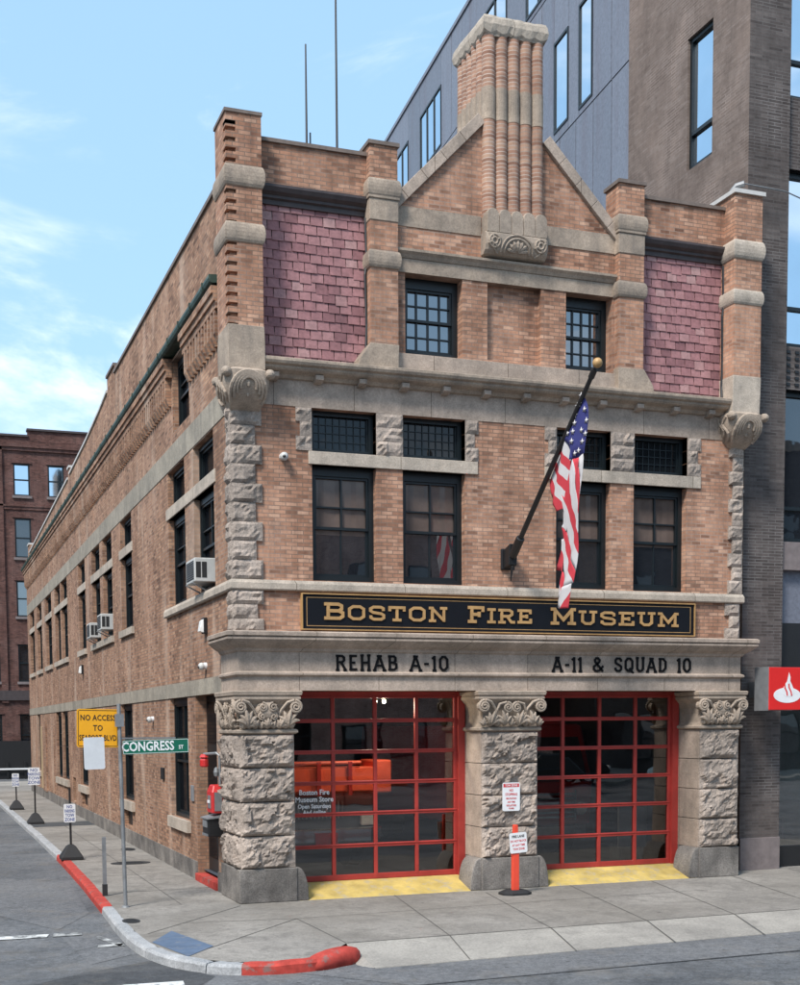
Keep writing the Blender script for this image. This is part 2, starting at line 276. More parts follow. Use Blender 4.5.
# ------------------------------------------------------------------ mesh helpers
SIDE = Matrix(((0,1,0,0),(1,0,0,0),(0,0,1,0),(0,0,0,1)))          # (along, inward, up) -> the side street wall
class MB:
    def __init__(s, T=None): s.bm = bmesh.new(); s.T = T or Matrix()
    def v(s, p): return s.bm.verts.new(s.T @ Vector(p))
    def face(s, pts, mi=0):
        fc = s.bm.faces.new([s.v(p) for p in pts]); fc.material_index = mi; return fc
    def vface(s, vs, mi=0):
        try: fc = s.bm.faces.new(vs)
        except ValueError: return None
        fc.material_index = mi; return fc
    def box(s, x0, x1, y0, y1, z0, z1, mi=0):
        return s.loft([[(x0,y0,z0),(x1,y0,z0),(x1,y1,z0),(x0,y1,z0)],[(x0,y0,z1),(x1,y0,z1),(x1,y1,z1),(x0,y1,z1)]], mi)
    def loft(s, rings, mi=0, caps=True, closed=True):
        vr = [[s.v(p) for p in rg] for rg in rings]; n = len(vr[0])
        for a, b in zip(vr, vr[1:]):
            for i in range(n if closed else n-1):
                j = (i+1) % n; s.vface([a[i], a[j], b[j], b[i]], mi)
        if caps and closed: s.vface(vr[0][::-1], mi); s.vface(vr[-1], mi)
        return s
    def prism(s, poly, axis, a, b, mi=0):
        def m(p, t): return {'x': (t, p[0], p[1]), 'y': (p[0], t, p[1]), 'z': (p[0], p[1], t)}[axis]
        return s.loft([[m(p, a) for p in poly], [m(p, b) for p in poly]], mi)
    def tube(s, pts, rad, n=8, mi=0, caps=True):
        pts = [Vector(p) for p in pts]; m = len(pts)
        rads = rad if isinstance(rad, (list, tuple)) else [rad]*m
        rings = []; up = None
        for i, p in enumerate(pts):
            d = (pts[min(i+1, m-1)]-pts[max(i-1, 0)]).normalized()
            if up is None:
                up = Vector((0,0,1)) if abs(d.z) < 0.9 else Vector((1,0,0))
            a = d.cross(up)
            if a.length < 1e-5: a = d.cross(Vector((0.3,1,0.2)))
            a.normalize(); b = a.cross(d).normalized(); up = b
            rings.append([p+(a*math.cos(2*math.pi*q/n)+b*math.sin(2*math.pi*q/n))*rads[i] for q in range(n)])
        return s.loft(rings, mi, caps)
    def lathe(s, prof, c, n=16, mi=0, a0=0):
        return s.loft([[(c[0]+rr*math.cos(a0+2*math.pi*q/n), c[1]+rr*math.sin(a0+2*math.pi*q/n), c[2]+z) for q in range(n)] for rr, z in prof], mi)
    def ball(s, c, rx, ry=None, rz=None, n=10, mi=0):
        ry = ry or rx; rz = rz or rx; h = n//2
        rings = [[(c[0]+rx*math.sin(math.pi*i/h)*math.cos(2*math.pi*q/n), c[1]+ry*math.sin(math.pi*i/h)*math.sin(2*math.pi*q/n), c[2]-rz*math.cos(math.pi*i/h)) for q in range(n)] for i in range(1, h)]
        rings = [[(c[0]+1e-4*math.cos(2*math.pi*q/n), c[1]+1e-4*math.sin(2*math.pi*q/n), c[2]-rz) for q in range(n)]]+rings+[[(c[0]+1e-4*math.cos(2*math.pi*q/n), c[1]+1e-4*math.sin(2*math.pi*q/n), c[2]+rz) for q in range(n)]]
        return s.loft(rings, mi)
    def sweep(s, prof, path, mi=0):
        """profile [(outward, z)] carried along a plan path; outward is the right-hand side"""
        pts = [Vector((p[0], p[1])) for p in path]; rings = []
        for i, p in enumerate(pts):
            ds = []
            if i > 0: ds.append((p-pts[i-1]).normalized())
            if i < len(pts)-1: ds.append((pts[i+1]-p).normalized())
            ns = [Vector((d.y, -d.x)) for d in ds]
            if len(ns) == 2:
                m = (ns[0]+ns[1]); m = m/ (m.dot(ns[0]))
            else: m = ns[0]
            rings.append([(p.x+m.x*o, p.y+m.y*o, z) for o, z in prof])
        return s.loft(rings, mi)
    def wall(s, u0, u1, z0, z1, holes=(), d=0.0, depth=0.25, mi=0, sill=True):
        us = sorted({u0, u1, *[h[0] for h in holes], *[h[1] for h in holes]}); zs = sorted({z0, z1, *[h[2] for h in holes], *[h[3] for h in holes]})
        us = [q for q in us if u0 <= q <= u1]; zs = [q for q in zs if z0 <= q <= z1]
        for a, b in zip(us, us[1:]):
            for c, e in zip(zs, zs[1:]):
                mu, mz = (a+b)/2, (c+e)/2
                if any(h[0] < mu < h[1] and h[2] < mz < h[3] for h in holes): continue
                s.face([(a,d,c),(b,d,c),(b,d,e),(a,d,e)], mi)
        for h in holes:
            a, b, c, e = h[:4]; q = d+(h[4] if len(h) > 4 else depth)
            s.face([(a,d,c),(a,q,c),(a,q,e),(a,d,e)], mi); s.face([(b,d,c),(b,d,e),(b,q,e),(b,q,c)], mi)
            s.face([(a,d,e),(a,q,e),(b,q,e),(b,d,e)], mi); s.face([(a,d,c),(b,d,c),(b,q,c),(a,q,c)], mi)
        return s
    def ribbon(s, pts, t, d0, d1, closed=False, mi=0):
        pts = [Vector(p) for p in pts]; n = len(pts); Lf, Rt = [], []
        for i, p in enumerate(pts):
            ds = []
            if i > 0 or closed: ds.append((p-pts[i-1]).normalized())
            if i < n-1 or closed: ds.append((pts[(i+1) % n]-p).normalized())
            ns = [Vector((-q.y, q.x)) for q in ds]
            m = ns[0] if len(ns) == 1 else (ns[0]+ns[1])
            if len(ns) == 2:
                if m.length < 0.2: m = ns[0]
                else: m = m/max(m.dot(ns[0]), 0.35)
            Lf.append(p+m*t/2); Rt.append(p-m*t/2)
        rings = [[(a.x, d0, a.y), (b.x, d0, b.y), (b.x, d1, b.y), (a.x, d1, a.y)] for a, b in zip(Lf, Rt)]
        if closed: s.loft(rings+[rings[0]], mi, caps=False)
        else: s.loft(rings, mi)
        return s
    def rock(s, x0, x1, yf, yb, z0, z1, amp=0.05, left=False, right=False, g=0.05, mi=0, seed=0):
        """a stone with a split, pitched face"""
        def disp(a, b, z):
            e = min(a, b, z-z0, z1-z); e = max(0, min(1, e/0.045))
            return e
        nz_ = max(3, round((z1-z0)/g)); zs = [z0+(z1-z0)*i/nz_ for i in range(nz_+1)]
        path = []
        def seg(p, q, nrm, ea, eb):
            Ln = (Vector(q)-Vector(p)).length; m = max(3, round(Ln/g))
            for i in range(m+1):
                t = i/m; path.append((p[0]+(q[0]-p[0])*t, p[1]+(q[1]-p[1])*t, nrm, t*Ln if ea else 1, (1-t)*Ln if eb else 1))
        if left: seg((x0, yb), (x0, yf), (-1, 0), True, True)
        else: path.append((x0, yb, (0, 0), 0, 0))
        seg((x0, yf), (x1, yf), (0, -1), True, True)
        if right: seg((x1, yf), (x1, yb), (1, 0), True, True)
        else: path.append((x1, yb, (0, 0), 0, 0))
        rows = []
        for z in zs:
            row = []
            for (x, y, nrm, a, b) in path:
                e = disp(a, b, z)
                q = Vector((x*7+seed*3.1, y*7+seed, z*9+seed*1.7))
                q2 = q+noise.noise_vector(q*1.7)*0.35; vp_ = noise.voronoi(q2*0.62)[1][0]; rv = noise.noise_vector(vp_*7.3+Vector((1.3,2.7,0.4)))
                h = 0.5+0.75*noise.noise(vp_*5.1)+0.95*(q2*0.62-vp_).dot(rv)+0.22*noise.noise(q*1.5)+0.16*noise.noise(q*3.1)
                h = max(0.05, h)*e*amp
                row.append((x+nrm[0]*h, y+nrm[1]*h, z))
            rows.append(row)
        s.loft(rows, mi, caps=True, closed=True)
        return s
    def build(s, name, mats, parent=None, smooth=False, bevel=0.0, fix=True):
        if fix: bmesh.ops.recalc_face_normals(s.bm, faces=s.bm.faces)
        me = bpy.data.meshes.new(name); s.bm.to_mesh(me); s.bm.free()
        for m in (mats if isinstance(mats, (list, tuple)) else [mats]): me.materials.append(m)
        if smooth:
            for p in me.polygons: p.use_smooth = True
        o = bpy.data.objects.new(name, me); COL.objects.link(o)
        if parent: o.parent = parent
        if bevel:
            b = o.modifiers.new('bevel', 'BEVEL'); b.width = bevel; b.segments = 2; b.limit_method = 'ANGLE'; b.angle_limit = R(50)
        return o
def place(o, parent):
    """children are modelled in world space: keep them there under a parent that has a location"""
    o.parent = parent; o.matrix_parent_inverse = Matrix.Translation(-Vector(parent.location)); return o
def tag(o, label, cat, group=None):
    o['label'] = label; o['category'] = cat
    if group: o['group'] = group
    return o
def thing(name, label, cat, loc=(0,0,0), group=None):
    o = bpy.data.objects.new(name, None); COL.objects.link(o); o.location = loc; o.empty_display_size = 0.2
    return tag(o, label, cat, group)
def struct(o): o['kind'] = 'structure'; return o
def islands(bm):
    seen = set(); out_ = []
    for f0 in bm.faces:
        if f0 in seen: continue
        st = [f0]; seen.add(f0); grp = []
        while st:
            fc = st.pop(); grp.append(fc)
            for v in fc.verts:
                for g in v.link_faces:
                    if g not in seen: seen.add(g); st.append(g)
        out_.append(grp)
    return out_
def parts(mb, name, mats, parent, lab=None, **kw):
    """one part for each loose piece of the mesh"""
    res = []
    for grp in islands(mb.bm):
        m2 = MB(); vm = {}
        for fc in grp:
            for v in fc.verts:
                if v not in vm: vm[v] = m2.bm.verts.new(v.co)
            nf = m2.bm.faces.new([vm[v] for v in fc.verts]); nf.material_index = fc.material_index
        res.append(part(m2, name, mats, parent, lab, **kw))
    mb.bm.free(); return res
def part(mb, name, mats, parent, lab=None, **kw):
    o = mb.build(name, mats, None, **kw)
    if parent is not None:
        o.parent = parent
        base = parent
        loc = Vector((0,0,0))
        while base is not None: loc += Vector(base.location); base = base.parent
        o.data.transform(Matrix.Translation(-loc))
    if lab: o['label'] = lab
    return o
def text_mesh(mb, s, size, T, depth=0.004, bold=0.0, align='CENTER', sx=1.0, mi=0, spacing=1.0):
    """built-in lettering laid in the (x, -, z) plane of T, facing -y"""
    cu = bpy.data.curves.new('t', 'FONT'); cu.body = s; cu.size = size; cu.align_x = align; cu.align_y = 'CENTER'
    cu.extrude = depth; cu.offset = bold; cu.resolution_u = 2; cu.space_character = spacing
    ob = bpy.data.objects.new('t', cu); COL.objects.link(ob)
    me = bpy.data.meshes.new_from_object(ob.evaluated_get(bpy.context.evaluated_depsgraph_get()))
    vs = [mb.bm.verts.new(T @ Vector((v.co.x*sx, -v.co.z, v.co.y))) for v in me.vertices]
    for p in me.polygons:
        try: fc = mb.bm.faces.new([vs[i] for i in p.vertices]); fc.material_index = mi
        except ValueError: pass
    bpy.data.objects.remove(ob); bpy.data.curves.remove(cu); bpy.data.meshes.remove(me)
TR = Matrix.Translation

# ================================================================== ground
YS0 = -5.45
mb = MB(); mb.face([(-400,-400,-0.13),(400,-400,-0.13),(400,400,-0.13),(-400,400,-0.13)])
struct(mb.build('road', M['asphalt']))
K = [(-1.98,44),(-1.98,20),(-1.97,11.3),(-2.04,5.0),(-2.17,0.45),(-2.24,-1.5),(-2.25,-2.9),(-2.17,-3.8),(-2.0,-4.45),(-1.72,-4.93),(-1.34,-5.25),(-0.95,-5.36),(-0.5,-5.36),(-0.15,-5.26),(0.12,-5.02),(0.3,-4.7)]
def dense(pts, n=6):
    o = []
    for a, b in zip(pts, pts[1:]):
        for i in range(n): o.append((a[0]+(b[0]-a[0])*i/n, a[1]+(b[1]-a[1])*i/n))
    return o+[pts[-1]]
def smooth_path(pts, it=3):
    for _ in range(it):
        q = [pts[0]]
        for a, b in zip(pts, pts[1:]): q += [(a[0]*.75+b[0]*.25, a[1]*.75+b[1]*.25), (a[0]*.25+b[0]*.75, a[1]*.25+b[1]*.75)]
        pts = q+[pts[-1]]
    return pts
def offset(pts, d):
    o = []
    for i, p in enumerate(pts):
        a = Vector(pts[max(i-1,0)]); b = Vector(pts[min(i+1,len(pts)-1)]); t = (b-a).normalized(); o.append((p[0]-t.y*d, p[1]+t.x*d))
    return o
KP = smooth_path(K, 2); KI = offset(KP, 0.17)
mb = MB()
inner = [(x, y, 0.0) for x, y in KI]
mb.face(inner+[(0.36,-4.33,0),(60,-3.0,0),(60,0.9,0),(0.4,0.9,0),(0.4,44,0)])
struct(mb.build('sidewalk', M['concrete']))
mb = MB()
for a, b in zip([0.36,4,9,20],[4,9,20,60]):
    ya = lambda x: -4.33+0.0223*(x-0.36); yb = lambda x: -5.47+0.045*(x-0.5) if x < 8 else -5.13+0.02*(x-8)
    mb.face([(a,ya(a),0.0),(a-0.02,yb(a),-0.118),(b,yb(b),-0.118),(b,ya(b),0.0)])
    mb.face([(a-0.02,yb(a),-0.118),(a-0.02,yb(a)-0.005,-0.14),(b,yb(b)-0.005,-0.14),(b,yb(b),-0.118)])
mb.face([(0.36,-4.33,0),(0.2,-5.2,-0.14),(0.34,-5.47,-0.118)])
struct(mb.build('sidewalk_apron', M['apron']))
# gutter strip and patches, each a sheet above the last
mb = MB(); mb.face([(-0.6,-5.4,-0.126),(0.4,-6.55,-0.126),(12,-6.2,-0.126),(60,-5.0,-0.126),(60,-3.9,-0.126),(12,-5.0,-0.126),(0.3,-5.3,-0.126)])
struct(mb.build('gutter_strip', M['asphalt2']))
mb = MB()
for a, b in (((0.35,-6.56),(60,-5.02)),((-1.9,-5.75),(0.35,-6.56)),):
    mb.face([(a[0],a[1],-0.122),(b[0],b[1],-0.122),(b[0],b[1]-0.03,-0.122),(a[0],a[1]-0.03,-0.122)])
struct(mb.build('road_seam', M['tar']))
mb = MB(); mb.face([(-3.05,-4.4,-0.126),(-2.1,-3.9,-0.126),(-1.6,-5.2,-0.126),(-1.9,-5.7,-0.126),(-2.9,-6.2,-0.126),(-6,-9,-0.126),(-9,-9,-0.126)])
struct(mb.build('road_patch', M['tar']))
mb = MB(); mb.face([(-3.6,6,-0.126),(-2.2,4.6,-0.126),(-2.35,0.5,-0.126),(-3.0,-1.0,-0.126),(-3.9,1.2,-0.126)])
struct(mb.build('road_patch', M['asphalt2']))
mb = MB(); mb.face([(-3.02,-1.8,-0.126),(-2.33,-1.4,-0.126),(-2.3,-3.4,-0.126),(-2.9,-3.9,-0.126)])
struct(mb.build('road_patch', M['asphalt2']))
mb = MB()
mb.face([(-12,-1.0,-0.118),(-12,-1.28,-0.118),(-3.22,-1.62,-0.118),(-3.16,-1.36,-0.118)])
mb.face([(-2.95,-5.3,-0.118),(-2.75,-5.72,-0.118),(-2.05,-5.62,-0.118),(-2.02,-5.35,-0.118)])
struct(mb.build('crosswalk_line', M['roadwhite']))
mb = MB()
mb.face([(-3.1,-1.36,-0.118),(-3.14,-1.62,-0.118),(-2.72,-1.6,-0.118),(-2.7,-1.34,-0.118)])
mb.face([(-2.52,-1.75,-0.118),(-2.58,-1.95,-0.118),(-2.36,-2.75,-0.118),(-2.28,-2.6,-0.118)])
mb.face([(-2.62,-2.55,-0.118),(-2.66,-2.75,-0.118),(-2.28,-2.72,-0.118),(-2.3,-2.55,-0.118)])
struct(mb.build('crosswalk_line', M['roadwhite2']))
# kerb
mb = MB()
def kerbpart(i0, i1, name, m, zt=0.006, zb=-0.14):
    mb = MB(); P_, I_ = [], []
    for i in range(i0, i1):                                   # resample to short steps
        a, b = Vector(KP[i]), Vector(KP[i+1]); c, d = Vector(KI[i]), Vector(KI[i+1]); n_ = max(1, int((b-a).length/0.11))
        for q in range(n_): P_.append(a+(b-a)*q/n_); I_.append(c+(d-c)*q/n_)
    P_.append(Vector(KP[i1])); I_.append(Vector(KI[i1])); cur = []; run = 0.0; lim = 1.25
    def flush(cur):
        if len(cur) < 2: return
        dz = random.uniform(-0.008, 0.006); do = random.uniform(-0.006, 0.006); rings = []
        for k_, (p_, c_) in enumerate(cur):
            t = (p_-c_).normalized(); p_ = p_+t*do; e_ = 0.012 if k_ in (0, len(cur)-1) else 0.0; mx_ = p_+(c_-p_)*0.18
            j = 0.009*noise.noise(Vector((p_.x*5, p_.y*5, 0)))+dz-e_
            rings.append([(p_.x,p_.y,zb),(p_.x-t.x*e_,p_.y-t.y*e_,zt-0.035+j),(mx_.x,mx_.y,zt+j),(c_.x,c_.y,zt+j),(c_.x,c_.y,zb)])
        mb.loft(rings)
    for k_, (p_, c_) in enumerate(zip(P_, I_)):
        if cur: run += (p_-cur[-1][0]).length
        cur.append((p_, c_))
        if run > lim: flush(cur); st_ = (P_[min(k_+1, len(P_)-1)]-p_); q_ = st_.normalized()*0.014 if st_.length > 1e-6 else Vector((0,0)); cur = [(p_+q_, c_+q_)]; run = 0.0; lim = random.uniform(1.0, 1.6)
    flush(cur); return struct(mb.build(name, m))
idx = lambda fn: min(range(len(KP)), key=lambda i: fn(*KP[i]))
iA = idx(lambda x, y: abs(y-9.4)+ (9 if x > -1 else 0)); iB = idx(lambda x, y: abs(y-0.2)+(9 if x > -1 else 0)); iC = idx(lambda x, y: abs(x+1.36)+abs(y+5.25)); iN = len(KP)-1
for (a, b, m) in ((0, iA, M['kerbstone']), (iA, iB, M['redpaint']), (iB, iC, M['kerbstone']), (iC, iN-7, M['redpaint'])): kerbpart(a, b, 'kerb', m)
# rounded red end stone of the kerb
c_ = Vector((-0.06,-5.05)); ax_ = Vector((0.86,0.51)).normalized(); sx_ = Vector((-ax_.y, ax_.x)); mb = MB(); rings = []
for sc, z in ((1.0,-0.14),(1.0,-0.04),(0.97,-0.01),(0.88,0.028),(0.68,0.052),(0.4,0.06),(0.02,0.062)):
    ring = []
    for q in range(24):
        a = 2*math.pi*q/24; ca, sa = math.cos(a), math.sin(a)
        lx = math.copysign(abs(ca)**0.7, ca)*0.44*sc; ly = math.copysign(abs(sa)**0.8, sa)*(0.185-0.03*(ca < 0))*sc
        pnt = c_+ax_*lx+sx_*ly; ring.append((pnt.x, pnt.y, z+(0.02*ca*sc if z > -0.1 else 0)+0.006*noise.noise(Vector((pnt.x*6,pnt.y*6,0)))))
    rings.append(ring)
mb.loft(rings); struct(mb.build('kerb', M['redpaint'], smooth=True))
# joints between paving slabs
mb = MB()
def joint(a, b, w_=0.016, z=0.004, zb=None):
    a = Vector(a); b = Vector(b); d = (b-a).normalized(); n_ = Vector((-d.y, d.x))*w_/2; zb = z if zb is None else zb
    mb.face([(a.x-n_.x,a.y-n_.y,z),(b.x-n_.x,b.y-n_.y,zb),(b.x+n_.x,b.y+n_.y,zb),(a.x+n_.x,a.y+n_.y,z)])
ap = lambda x, y: (0.004 if y > -4.3 else 0.004-0.118*(-4.3-y)/1.1)
for (x0, y0), (x1, y1) in (((2.6,-0.3),(1.85,-4.3)),((4.15,-0.6),(3.4,-4.3)),((5.9,-0.35),(4.98,-4.25)),((7.55,-0.35),(6.5,-4.22)),((9.3,-0.35),(8.2,-4.2)),((11,0.2),(9.9,-4.15))):
    joint((x0,y0),(x1,y1)); d_ = (x1-x0)/(y1-y0); joint((x1,y1),(x1-d_*1.1,y1-1.1), 0.016, 0.005, -0.113)
joint((0.36,-4.33),(30,-3.67), 0.02)
joint((-0.1,-0.5),(-1.95,-2.6)); joint((0.35,-2.1),(-1.75,-4.4)); joint((0.35,-2.1),(0.36,-4.3), 0.016); joint((-1.3,-1.85),(0.35,-2.1), 0.016)
joint((0.35,-2.1),(8.0,-1.75), 0.012)
for yy in (1.9, 4.4, 7.0, 9.6, 12.2, 14.8, 20.5, 24, 28, 33): joint((-0.02,yy),(-1.86,yy-0.05), 0.02)
joint((-0.95,0.0),(-0.9,17), 0.015)
struct(mb.build('sidewalk_joints', M['joint']))
mb = MB(); mb.face([(-1.78,17.0,0.004),(-0.02,17.1,0.004),(-0.02,18.7,0.004),(-1.78,18.4,0.004)])
struct(mb.build('sidewalk_patch', M['tar']))
mb = MB(); mb.face([(-2.02,-3.32,0.006),(-1.6,-2.5,0.006),(-1.32,-3.9,0.006),(-1.78,-4.5,0.006)])
tag(mb.build('paving_plate', M['bluepad']), 'faded blue plate set into the corner sidewalk beside the grey kerb', 'plate')
for (x, y, rad, ry, lab) in ((-1.98,-1.38,0.13,0.22,'small oval iron cover near the grey kerb of the corner'), (-0.72,6.45,0.42,0.3,'wide dark cover in the sidewalk near the brick side wall'), (-0.3,9.4,0.16,0.35,'narrow dark cover against the plinth of the side wall')):
    mb = MB(); mb.lathe([(rad,0.0),(rad,0.007),(rad*0.92,0.009),(0.001,0.009)], (0,0,0), 20)
    for v in mb.bm.verts: v.co.y *= ry/rad
    for q in range(-2,3): mb.box(-rad*0.6, rad*0.6, q*ry*0.28-0.01, q*ry*0.28+0.01, 0.008, 0.012)
    o = mb.build('manhole_cover', M['rubber']); o.location = (x, y, 0); tag(o, lab, 'manhole cover', 'iron covers in the sidewalk')

# ================================================================== the fire station
FS = thing('fire_station', 'old brick and sandstone fire station with two red garage doors and a tall ribbed chimney', 'building')
XW = 9.62; YB = 38.5
FW = [(1.33,2.45),(2.92,4.06),(5.80,6.88),(7.36,8.47)]
W3 = [(2.98,4.02),(5.98,6.9)]
# ---- front wall
mb = MB()
holes = []
for a, b in FW: holes += [(a,b,5.22,7.09,0.26),(a,b,7.30,7.99,0.26)]
mb.wall(0.0, XW, 4.30, 8.5, holes)
mb.wall(2.6, 7.1, 8.5, 11.36, [(W3[0][0],W3[0][1],9.0,10.3,0.32),(4.48,5.5,9.02,10.3,0.13),(W3[1][0],W3[1][1],9.0,10.3,0.32)])
mb.face([(4.48,0.13,9.02),(5.5,0.13,9.02),(5.5,0.13,10.3),(4.48,0.13,10.3)])
gx0, gx1, gz0, gpk = 2.88, 6.90, 11.36, 13.38
gm = (gx0+gx1)/2
mb.prism([(gx0,gz0),(gx1,gz0),(gm,gpk)], 'y', 0.0, 0.4)
# parapet over the slate bays, and wall tops
mb.box(0.3, 2.5, 0.02, 0.36, 11.38, 12.06); mb.box(7.3, 9.4, 0.02, 0.36, 11.38, 12.06)
part(mb, 'wall', M['brick'], FS, 'brick street front wall', fix=True)
# ---- side wall
SW = [(1.30,2.92),(3.70,5.30),(9.80,11.45),(12.92,14.55),(15.15,16.75),(18.3,19.9),(23.0,24.8),(25.15,26.75),(28.1,30.3),(31.9,33.8),(35.2,37.2)]
GW = [(3.78,5.5,1.05,3.42,0.2),(10.2,11.9,1.05,3.42,0.2),(18.6,20.45,1.05,3.42,0.2),(23.6,25.25,1.05,3.42,0.2),(25.6,27.3,1.05,3.42,0.2),(33.6,34.9,1.05,3.42,0.2)]
DOOR = (1.40,3.07,0.13,3.42,0.26)
TW = (3.15,4.65,8.52,9.86,0.2)
BW = [(10.5,11.7,0.42,0.8,0.12),(18.9,20.2,0.42,0.8,0.12),(21.8,22.6,0.42,1.2,0.12)]
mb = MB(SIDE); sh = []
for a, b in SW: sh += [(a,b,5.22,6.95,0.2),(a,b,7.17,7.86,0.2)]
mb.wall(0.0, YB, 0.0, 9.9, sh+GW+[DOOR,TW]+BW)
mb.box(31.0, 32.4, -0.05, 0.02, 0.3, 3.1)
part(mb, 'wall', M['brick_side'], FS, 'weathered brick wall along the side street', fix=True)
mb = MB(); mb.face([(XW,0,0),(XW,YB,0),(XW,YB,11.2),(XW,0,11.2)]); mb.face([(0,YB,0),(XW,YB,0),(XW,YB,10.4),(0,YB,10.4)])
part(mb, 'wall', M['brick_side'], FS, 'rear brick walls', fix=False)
# ---- parapet along the side
pl = [(0.42,11.7),(12.4,11.7),(12.4,11.9),(13.7,11.9),(13.7,11.55),(15,11.42),(18,11.22),(22.2,11.06),(22.2,11.3),(22.7,11.3),(22.7,11.0),(30,10.78),(37.6,10.55),(37.6,10.95),(38.4,10.95)]
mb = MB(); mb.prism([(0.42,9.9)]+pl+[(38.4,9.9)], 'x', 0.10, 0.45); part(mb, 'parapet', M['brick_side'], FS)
mb = MB()
for (a, za), (b, zb) in zip(pl, pl[1:]):
    if abs(b-a) > 0.1: mb.loft([[(0.06,a,za),(0.49,a,za),(0.49,a,za+0.07),(0.06,a,za+0.07)],[(0.06,b,zb),(0.49,b,zb),(0.49,b,zb+0.07),(0.06,b,zb+0.07)]], 0 if a < 13 else 1)
parts(mb, 'parapet_coping', [M['coping'], M['pale_metal']], FS)
mb = MB(); mb.box(0.36, 9.6, 0.4, YB, 10.1, 10.3); mb.box(2.75,7.0,0.4,6,10.3,11.3); part(mb, 'roof', M['roof'], FS)
mb = MB()
rf = [(0.36+2.36, 11.36), (gm, gpk-0.12), (7.0, 11.36)]
mb.prism(rf, 'y', 0.402, 7.0); part(mb, 'roof', M['roof'], FS, 'pitched roof behind the gable')
# ---- gutter and brick corbel table along the side
mb = MB(); rings = []
for yy, jz in ((0.44,0),(10,-0.03),(20,-0.06),(30,-0.09),(38.5,-0.12)):
    rings.append([(-0.02,yy,9.97+jz),(-0.17,yy,9.95+jz),(-0.215,yy,9.97+jz),(-0.235,yy,10.02+jz),(-0.225,yy,10.08+jz),(-0.20,yy,10.08+jz),(0.1,yy,10.10+jz),(0.1,yy,9.97+jz)])
mb.loft(rings)
for q in range(38): mb.box(-0.245,-0.2,0.9+q,0.925+q,9.955-0.003*q,10.09-0.003*q)
part(mb, 'gutter', M['copper'], FS)
mb = MB()
for i, (z0, z1, ot) in enumerate(((9.80,9.92,0.19),(9.69,9.80,0.155),(9.57,9.69,0.12))):
    mb.box(-ot,0.01,0.46,3.15,z0,z1); mb.box(-ot,0.01,4.65,YB,z0,z1-0.0*i)
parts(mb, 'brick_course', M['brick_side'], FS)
mb = MB(); yq = 0.55; mbA = None
while yq < YB-0.2:
    if not (2.95 < yq < 4.68): mb.loft([[(-0.05,yq,9.06),(0.0,yq,9.06),(0.0,yq+0.11,9.06),(-0.05,yq+0.11,9.06)],[(-0.118,yq,9.20),(0.0,yq,9.20),(0.0,yq+0.11,9.20),(-0.118,yq+0.11,9.20)],[(-0.118,yq,9.58),(0.0,yq,9.58),(0.0,yq+0.11,9.58),(-0.118,yq+0.11,9.58)]])
    yq += 0.235
    if mbA is None and yq > 3.2: mbA = mb; mb = MB()
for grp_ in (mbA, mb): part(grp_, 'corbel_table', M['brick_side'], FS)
# ---- stone belts
mb = MB()
mb.box(-0.012, 0.0, 0.28, YB, 7.88, 8.32)
part(mb, 'stone_belt', M['belt'], FS, 'pale belt over the upper side windows')
mb = MB(); mb.box(-0.02,0.0,0.92,YB,3.42,3.70); part(mb, 'stone_belt', M['belt'], FS, 'pale belt over the ground floor openings')
mb = MB(); mb.box(-0.03,0.0,0.95,DOOR[0]-0.03,0.0,0.34); mb.box(-0.03,0.0,DOOR[1]+0.03,YB,0.0,0.34); parts(mb, 'plinth', M['granite'], FS, 'granite plinth of the side wall')
mb = MB(); mb.box(0.3,XW-0.2,-0.012,0.0,7.99,8.46); part(mb, 'stone_belt', M['stone'], FS, 'stone course over the front windows')
mb = MB(); mb.sweep([(-0.01,5.04),(0.06,5.04),(0.075,5.06),(0.075,5.15),(0.05,5.205),(-0.01,5.21)], [(0.0,5.62),(0.0,0.0),(XW,0.0),(XW,0.6)]); part(mb, 'sill_course', M['sill'], FS)
mb = MB()
for a, b in ((9.65,11.6),(12.75,16.9),(18.15,20.05),(22.85,26.9),(27.95,30.45),(31.75,33.95),(35.05,37.35)):
    mb.box(-0.07,0.15,a,b,5.04,5.20)
parts(mb, 'window_sill', M['sill'], FS, 'stone sills of the side windows')
mb = MB()
for (a, b, c, d, q) in GW: mb.box(-0.08,0.18,a-0.12,b+0.12,c-0.22,c-0.002)
parts(mb, 'window_sill', M['sill'], FS, 'stone sills of the ground floor side windows')
# transom bars
mb = MB(); mb.box(1.27,4.29,-0.03,0.19,7.09,7.30); mb.box(5.57,8.75,-0.03,0.19,7.09,7.30); parts(mb, 'transom_bar', M['sill'], FS, bevel=0.008)
mb = MB()
for a, b in ((1.15,5.45),(9.65,11.6),(12.75,16.9),(18.15,20.05),(22.85,26.9),(27.95,30.45),(31.75,33.95),(35.05,37.35)): mb.box(-0.025,0.19,a,b,6.95,7.17)
parts(mb, 'transom_bar', M['sill'], FS, bevel=0.008)
# rock blocks beside the transoms
mb = MB(); sd_ = 0
for (a, b) in ((1.06,1.33),(2.45,2.92),(4.06,4.30),(5.57,5.80),(6.88,7.36),(8.47,8.75)):
    for i in range(3):
        sd_ += 1; z0 = 7.305+i*0.228; sh_ = 0.07 if (i == 1 and (b-a) < 0.3) else 0
        l_ = a+(sh_ if a in (1.06,5.57) else 0); r_ = b-(sh_ if b in (4.30,8.75) else 0)
        mb.rock(l_, r_, -0.02, 0.19, z0, z0+0.225, 0.05, seed=sd_)
parts(mb, 'rock_block', M['rock'], FS)
